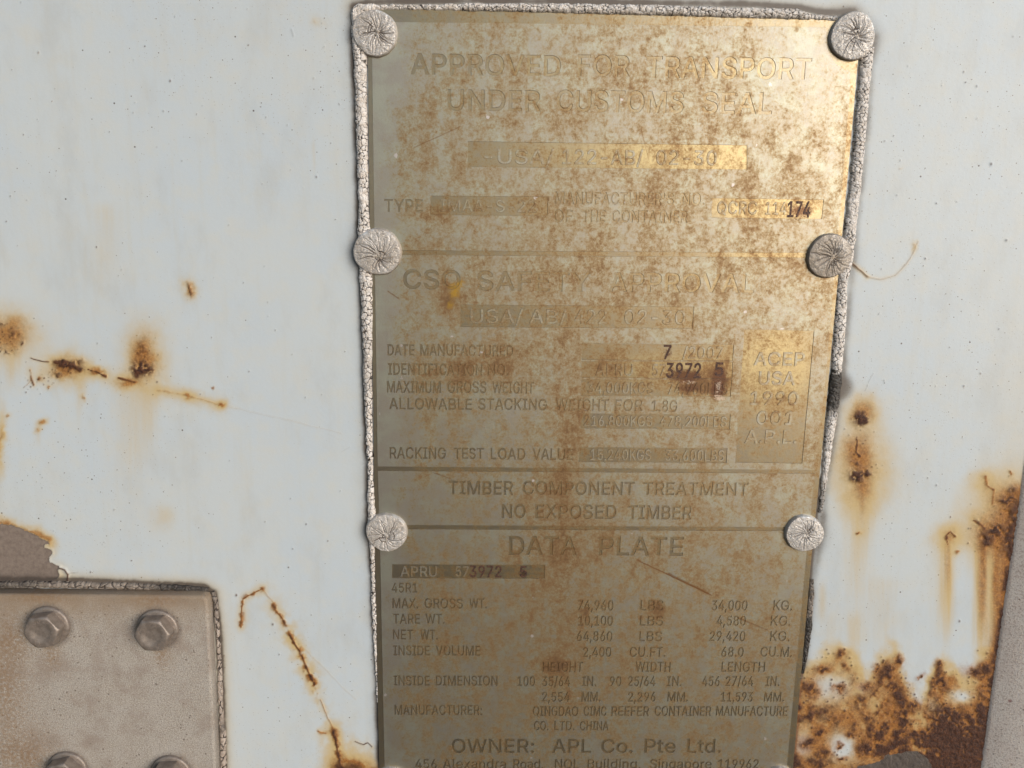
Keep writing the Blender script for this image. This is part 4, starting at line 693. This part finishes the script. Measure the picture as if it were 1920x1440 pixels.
# ================================================================== SEALANT
def seal_mat(name, light, mid, darkc):
    s = NT(name); n = s.noise(.5, 4); f = s.noise(3.5, 3, .6)
    c = s.mix(s.step(n, .38, .62), light, mid); c = s.mix(s.step(f, .5, .8, 0, .5), c, darkc)
    c = s.mix(s.step(s.attr('tone'), .2, .8), c, (.055, .048, .042))
    c = s.mix(s.step(s.attr('crack'), .15, .8), c, (.05, .038, .032))
    return s.fin(c, .5, 0.0, s.bump(f, .0002, .6), .5)
mat_seal = seal_mat('cracked_painted_sealant', (.84, .79, .75), (.66, .59, .53), (.42, .35, .29))
mat_seal2 = seal_mat('dirty_sealant', (.36, .30, .25), (.24, .195, .16), (.10, .08, .07))
mat_seal3 = seal_mat('brown_sealant', (.50, .42, .36), (.36, .29, .24), (.16, .12, .10))
def bead(name, rows_, vert, hgt, cell, seed, mat, tone=None, label='', cat='sealant', stretch=1.0):
    """rows_: (position along, edge a, edge b); vert: runs down the photo"""
    R_ = np.array(rows_, float); n = int(abs(R_[-1, 0] - R_[0, 0]) / 1.0)
    t = np.linspace(R_[0, 0], R_[-1, 0], n); m = 22; s_ = np.linspace(-1, 1, m)
    ea = np.interp(t, R_[:, 0], R_[:, 1]); eb = np.interp(t, R_[:, 0], R_[:, 2])
    ea = ea + (fbm(t, t * 0, 9, seed, 3) - .5) * 5; eb = eb + (fbm(t, t * 0 + 50, 9, seed + 9, 3) - .5) * 4
    Tt, Ss = np.meshgrid(t, s_, indexing='ij')
    cr = (ea[:, None] + eb[:, None]) / 2 + Ss * (eb - ea)[:, None] / 2
    X_, Y_ = (cr, Tt) if vert else (Tt, cr)
    wx = X_ + (fbm(X_, Y_, 8, seed + 4, 2) - .5) * 7; wy = Y_ + (fbm(X_, Y_, 8, seed + 6, 2) - .5) * 7
    ax, ay = (wx / cell, wy / (cell * stretch)) if vert else (wx / (cell * stretch), wy / cell)
    e, cid = worley(ax, ay, seed); e2, c2 = worley(ax * 1.9 + 3, ay * 1.9, seed + 5)
    crack = np.maximum(np.exp(-(e / .115)**2) * (.6 + .4 * (fbm(X_, Y_, 20, seed + 31, 2) > .42)), .6 * np.exp(-(e2 / .08)**2) * (c2 > .6))
    prof = np.sqrt(np.clip(1 - Ss**2, 0, 1))
    narrow = np.clip((eb - ea)[:, None] / 14, .25, 1.3)
    hh = hgt * narrow * prof * (.75 + .5 * fbm(X_, Y_, 14, seed + 8, 3)) + prof * ((cid - .5) * .0004 - crack * .0005)
    hh = np.where(np.abs(Ss) > .999, -.0004, np.maximum(hh, -.0002))
    tn = np.zeros_like(hh)
    if tone: tn = np.interp(Tt + (fbm(X_, Y_, 7, seed + 14, 3) - .5) * 24, [k[0] for k in tone], [k[1] for k in tone])
    P = W(X_, Y_, 0.0); P[..., 1] -= hh + .0003
    org = Vector(P[n // 2, m // 2].tolist()); P = P - np.array(org)
    if vert: P = P[:, ::-1]; crack = crack[:, ::-1]; tn = tn[:, ::-1]
    P = P[:, ::-1]; crack = crack[:, ::-1]; tn = tn[:, ::-1]
    me = grid_mesh(name, P, dict(crack=crack, tone=tn)); return me, mat, org
def bead_obj(*a, parent=None, **k):
    me, mat, org = bead(*a, **k); o = link(a[0], me, mat, None, org)
    if k.get('label'): tag(o, k['label'], k.get('cat', 'sealant'), k.get('group'))
    return o
bead_obj('sealant_bead', [(664, 15, 44), (672, 7, 40), (690, 7, 30), (705, 9, 21), (740, 9.5, 20), (900, 7, 23), (1140, 8.5, 29), (1300, 12, 33), (1400, 15, 36), (1490, 17, 38), (1515, 26, 39), (1545, 29, 40), (1565, 31, 42)], False, .0022, 8, 2, mat_seal,
         label='thick cracked white sealant bead along the top edge of the data plate', stretch=.85)
bead_obj('sealant_bead', [(18, 658, 690), (60, 658, 692), (110, 663, 690), (150, 665, 688), (250, 668, 690), (390, 672, 692), (430, 670, 697), (475, 672, 700), (520, 673, 700), (600, 679, 700), (700, 681, 699), (800, 686, 699), (900, 690, 701), (960, 689, 706), (1050, 694, 704), (1150, 698, 707), (1250, 703, 709), (1315, 707, 710)], True, .0018, 8, 4, mat_seal,
         [(0, 0), (560, 0), (620, .35), (720, .4), (800, .1), (1400, .15)], label='long cracked white sealant bead down the left edge of the data plate', stretch=1.1)
bead_obj('sealant_bead', [(90, 1613, 1638), (150, 1608, 1631), (250, 1600, 1623), (350, 1591, 1613), (440, 1580, 1604), (480, 1577, 1600), (530, 1567, 1588), (600, 1564, 1586), (690, 1558, 1578), (720, 1553, 1578), (760, 1549, 1572), (800, 1546, 1565), (860, 1541, 1556), (910, 1538, 1548), (960, 1534, 1542)], True, .0014, 8, 6, mat_seal,
         [(0, .05), (520, .1), (560, .2), (680, 0), (692, .0), (700, 1), (742, 1), (770, .55), (800, .1), (860, .15), (930, .5), (970, .6)], label='cracked sealant bead down the right edge of the plate, paint flaked off near ACEP', stretch=.9)
bead_obj('sealant_bead', [(1085, 1518, 1525), (1110, 1515, 1526), (1140, 1512, 1524), (1170, 1508, 1523), (1200, 1506, 1519), (1230, 1504, 1514), (1262, 1502, 1507)], True, .0012, 7, 9, mat_seal2,
         [(1060, .7), (1150, .3), (1160, .9), (1300, .7)], label='short dark crumbling strip of sealant at the right edge beside KG.', stretch=1)

# ================================================================== BRACKET PLATE AND BOLTS
def gritty(name, a, b, dk, spk=.6, bump=.6, streaks=True):
    s = NT(name); n = s.noise(.10, 4); g = s.noise(1.25, 4, .75); g2 = s.noise(2.4, 3, .7, off=(5, 5, 5))
    c = s.mix(s.step(n, .35, .65), a, b)
    c = s.mix(s.step(g, .51, .58, 0, spk), c, dk); c = s.mix(s.step(g2, .52, .60, 0, .6), c, (.72, .66, .61))
    v = s.vor(.5); rr = s.n('ShaderNodeSeparateColor'); s.l(v.outputs['Color'], rr.inputs[0])
    sp_ = s.math('MULTIPLY', s.step(s.math('SUBTRACT', s.math('MULTIPLY', rr.outputs[1], .24), v.outputs['Distance']), 0, .06), s.math('GREATER_THAN', rr.outputs[0], .45))
    c = s.mix(s.math('MULTIPLY', sp_, .7), c, (.10, .07, .055))
    h = s.math('ADD', g, s.math('MULTIPLY', g2, .6))
    return s, c, s.bump(h, .00045, bump)
HB = .0062
BO = V(150, 1350, HB); 
s, c, nb = gritty('beige_grit_paint', (.39, .345, .295), (.42, .38, .335), (.22, .175, .145))
def bracket_stain(s, c):
    sp_ = s.n('ShaderNodeSeparateXYZ'); s.l(s.mm, sp_.inputs[0])
    top_ = (V(200, 1117, HB).z - BO.z) * 1000
    near = s.step(s.math('ADD', sp_.outputs['Z'], s.math('MULTIPLY', s.noise(.16, 5, .65), 16.0)), top_ - 12, top_ + 12)
    c = s.mix(s.math('MULTIPLY', near, .85), c, (.30, .215, .14))
    c = s.mix(s.step(s.noise(.06, 5, .65, off=(50, 0, 20)), .45, .68, 0, .6), c, (.30, .235, .19))
    for (x, y, w_, h_) in ((97, 1225, 16, 34), (303, 1225, 16, 34), (75, 1120, 60, 14), (290, 1125, 50, 14), (5, 1290, 50, 120), (40, 1420, 70, 60), (20, 1200, 40, 50)):
        p = (V(x, y, HB) - BO) * 1000
        dx = s.math('DIVIDE', s.math('SUBTRACT', sp_.outputs['X'], p.x), w_ * .23); dz = s.math('DIVIDE', s.math('SUBTRACT', sp_.outputs['Z'], p.z), h_ * .23)
        e = s.math('EXPONENT', s.math('MULTIPLY', s.math('ADD', s.math('MULTIPLY', dx, dx), s.math('MULTIPLY', dz, dz)), -1.0))
        c = s.mix(s.math('MULTIPLY', s.math('MULTIPLY', e, s.step(s.noise(.7, 4), .3, .6)), .7), c, (.27, .165, .085))
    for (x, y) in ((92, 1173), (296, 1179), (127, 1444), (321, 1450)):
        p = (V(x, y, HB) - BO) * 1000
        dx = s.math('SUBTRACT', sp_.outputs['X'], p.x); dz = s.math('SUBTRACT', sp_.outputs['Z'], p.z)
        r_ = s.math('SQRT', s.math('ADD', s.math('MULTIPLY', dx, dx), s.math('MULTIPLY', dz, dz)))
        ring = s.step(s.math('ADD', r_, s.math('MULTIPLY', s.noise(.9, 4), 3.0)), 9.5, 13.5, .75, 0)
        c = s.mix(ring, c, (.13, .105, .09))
    return c
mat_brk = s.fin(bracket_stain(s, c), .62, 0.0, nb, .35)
def slab(name, outline, h0, h1, rb, mat, org, seg=5):
    """solid plate from a world (x, z) outline (counter-clockwise), rounded front edge of radius rb"""
    o_ = np.array(outline); rows_ = [(o_, h0)]
    nx = np.roll(o_, -1, 0) - o_; nx /= np.linalg.norm(nx, axis=1)[:, None]; pv = np.roll(nx, 1, 0)
    n1 = np.stack([nx[:, 1], -nx[:, 0]], -1) + np.stack([pv[:, 1], -pv[:, 0]], -1); n1 /= (np.sum(n1 * n1, 1)[:, None] / 2)
    for k in range(seg + 1):
        a = k / seg * math.pi / 2
        rows_.append((o_ - n1 * rb * (1 - math.cos(a)), h1 - rb * (1 - math.sin(a))))
    verts = []; faces = []; n = len(o_)
    for (q, h) in rows_: verts += [(p[0] - org.x, -h - org.y, p[1] - org.z) for p in q]
    for r_ in range(len(rows_) - 1):
        for i in range(n): j = (i + 1) % n; faces.append((r_ * n + i, r_ * n + j, (r_ + 1) * n + j, (r_ + 1) * n + i))
    faces.append(tuple((len(rows_) - 1) * n + i for i in range(n)))
    me = bpy.data.meshes.new(name); me.from_pydata(verts, [], faces); me.update()
    o = link(name, me, mat, None, org, smooth=False)
    for p in list(me.polygons)[:-1]: p.use_smooth = True
    return o
tr = V(388, 1118, HB); tl = V(-380, 1110, HB); br = V(417, 1700, HB); bl = V(-360, 1700, HB)
rc_ = .0032; arc = [(tr.x - rc_ + rc_ * math.cos(a), tr.z - rc_ + rc_ * math.sin(a)) for a in np.linspace(0, math.pi / 2, 7)]
brk = slab('bracket_plate', [(bl.x, bl.z), (br.x, br.z)] + arc + [(tl.x, tl.z)], .0004, HB, .0013, mat_brk, BO)
tag(brk, 'thick beige speckled steel plate bolted to the lower left of the wall', 'steel plate')

def bolt_mat():
    s = NT('dusty_bolt'); n = s.noise(.4, 5, .65); f = s.noise(3.5, 4, .65)
    c = s.mix(s.step(n, .35, .65), (.25, .205, .175), (.35, .295, .255)); c = s.mix(s.step(f, .5, .75, 0, .55), c, (.12, .085, .07))
    return s.fin(c, .40, .40, s.bump(f, .0002, .5), .5)
mat_bolt = bolt_mat()
def bolt(x, y, rot, label, marks):
    c0 = V(x, y, HB + .0006); root = empty('hex_bolt', Vector((c0.x, -HB, c0.z)))
    tag(root, label, 'bolt', 'hex bolts on the beige steel plate')
    # washer flange
    prof = [(.0090, -.0003), (.0090, .0009), (.0087, .0013), (.0080, .0015), (.004, .0016)]
    th = np.linspace(0, 2 * np.pi, 72, endpoint=False)
    P = np.array([[(r_ * math.cos(a), -h, r_ * math.sin(a)) for a in th] for r_, h in prof])
    link('washer', grid_mesh('washer', P, closed=True), mat_bolt, root)
    # hexagonal head with the machined chamfer and a shallow dish
    ap = .0069; na = 144; th = np.linspace(0, 2 * np.pi, na, endpoint=False) + rot
    loc_ = ((th - rot) % (math.pi / 3)) - math.pi / 6; Rh = ap / np.cos(loc_); Rh = np.minimum(Rh, ap * 1.145)
    top_ = .0071; rows_ = []
    ch = top_ - np.maximum(Rh - ap * .965, 0) * .62
    rows_.append((Rh, np.full(na, .0012))); rows_.append((Rh, ch - .0003)); rows_.append((Rh * .995, ch)); rows_.append((np.full(na, ap * .955), np.full(na, top_ - .00005)))
    rows_.append((np.full(na, ap * .90), np.full(na, top_))); rows_.append((np.full(na, ap * .62), np.full(na, top_)))
    rows_.append((np.full(na, ap * .54), np.full(na, top_ - .00035))); rows_.append((np.full(na, ap * .2), np.full(na, top_ - .0005))); rows_.append((np.full(na, .00001), np.full(na, top_ - .0005)))
    P = np.array([np.stack([r_ * np.cos(th), -h, r_ * np.sin(th)], -1) for r_, h in rows_])
    hd = link('head', grid_mesh('head', P, closed=True), mat_bolt, root, smooth=False)
    # worn raised grade marks round the face
    if marks:
        pl_ = []
        for (s_, a0) in marks:
            for k, chh in enumerate(s_):
                a = R(a0) - k * .42; oc = word_outline(chh)[0]
                w_ = max(p[:, 0].max() for p in oc); gl = []
                for p in oc:
                    q = (p - np.array([w_ / 2, 0])) * 1.6; rot_ = a - math.pi / 2
                    gl.append(np.stack([math.cos(a) * 4.35 + q[:, 0] * math.cos(rot_) - q[:, 1] * math.sin(rot_), math.sin(a) * 4.35 + q[:, 0] * math.sin(rot_) + q[:, 1] * math.cos(rot_)], -1))
                pl_.append(gl)
        relief('grade_mark', None, [], pl_, top_, top_ + .00018, .05, mat_bolt, root)
bolt(92, 1173, R(8), 'upper left hex bolt head on the beige steel plate, brown with worn marks', (('309', 118), ('AX', 262)))
bolt(296, 1179, R(2), 'upper right hex bolt head on the beige steel plate, near its rounded corner', (('0', 75), ('C', 165), ('X', 300)))
bolt(127, 1443, R(14), 'lower left hex bolt on the beige plate, cut by the photo edge', None)
bolt(321, 1450, R(4), 'lower right hex bolt on the beige plate, cut by the photo edge', None)

bead_obj('plate_sealant', [(-60, 1089, 1101), (0, 1089, 1102), (100, 1089, 1102), (180, 1091, 1103), (300, 1095, 1106), (370, 1098, 1108), (392, 1101, 1111)], False, .0016, 9, 12, mat_seal2, [(-60, .6), (60, .5), (110, .1), (250, .25), (330, .8), (400, .6)],
         label='cracked dark sealant strip along the top edge of the beige bolted plate', stretch=1.6)
bead_obj('plate_sealant', [(1108, 396, 403), (1130, 402, 410), (1180, 405, 412), (1250, 408, 416), (1330, 411, 419), (1380, 413, 424), (1460, 415, 426), (1500, 416, 427)], True, .0018, 9, 15, mat_seal3, [(1100, .6), (1160, .4), (1200, .0), (1330, .1), (1365, .6), (1380, 0), (1500, .0)],
         label='cracked grey-brown sealant strip down the right edge of the beige bolted plate', stretch=1.7)

# ================================================================== CORNER POST
s, c, nb = gritty('speckled_post_paint', (.74, .65, .59), (.78, .71, .65), (.42, .32, .27), .7, .8)
red = s.step(s.noise(.16, 4, .6), .66, .72, 0, .7); c = s.mix(red, c, (.24, .085, .07))
mat_post = s.fin(c, .6, 0.0, nb, .35)
xw = float((V(1913, 900).x + V(1840, 1440).x) / 2)
po = Vector((xw + .05, 0, 1.5)); dp_ = .042; rb = .006
sec = [(xw, .0), (xw + .001, -.0014), (xw + .035, -.0095), (xw + .040, -.0110), (xw + .16, -.0130), (xw + .16, 0)]
zz = np.linspace(.55, 2.4, 60)
P = np.array([[(x - po.x, y, z - po.z) for (x, y) in sec] for z in zz])
me = grid_mesh('corner_post', P[:, :])
o = link('corner_post', me, mat_post, None, po, smooth=False)
tag(o, 'beige speckled corner post standing proud at the right edge', 'post')
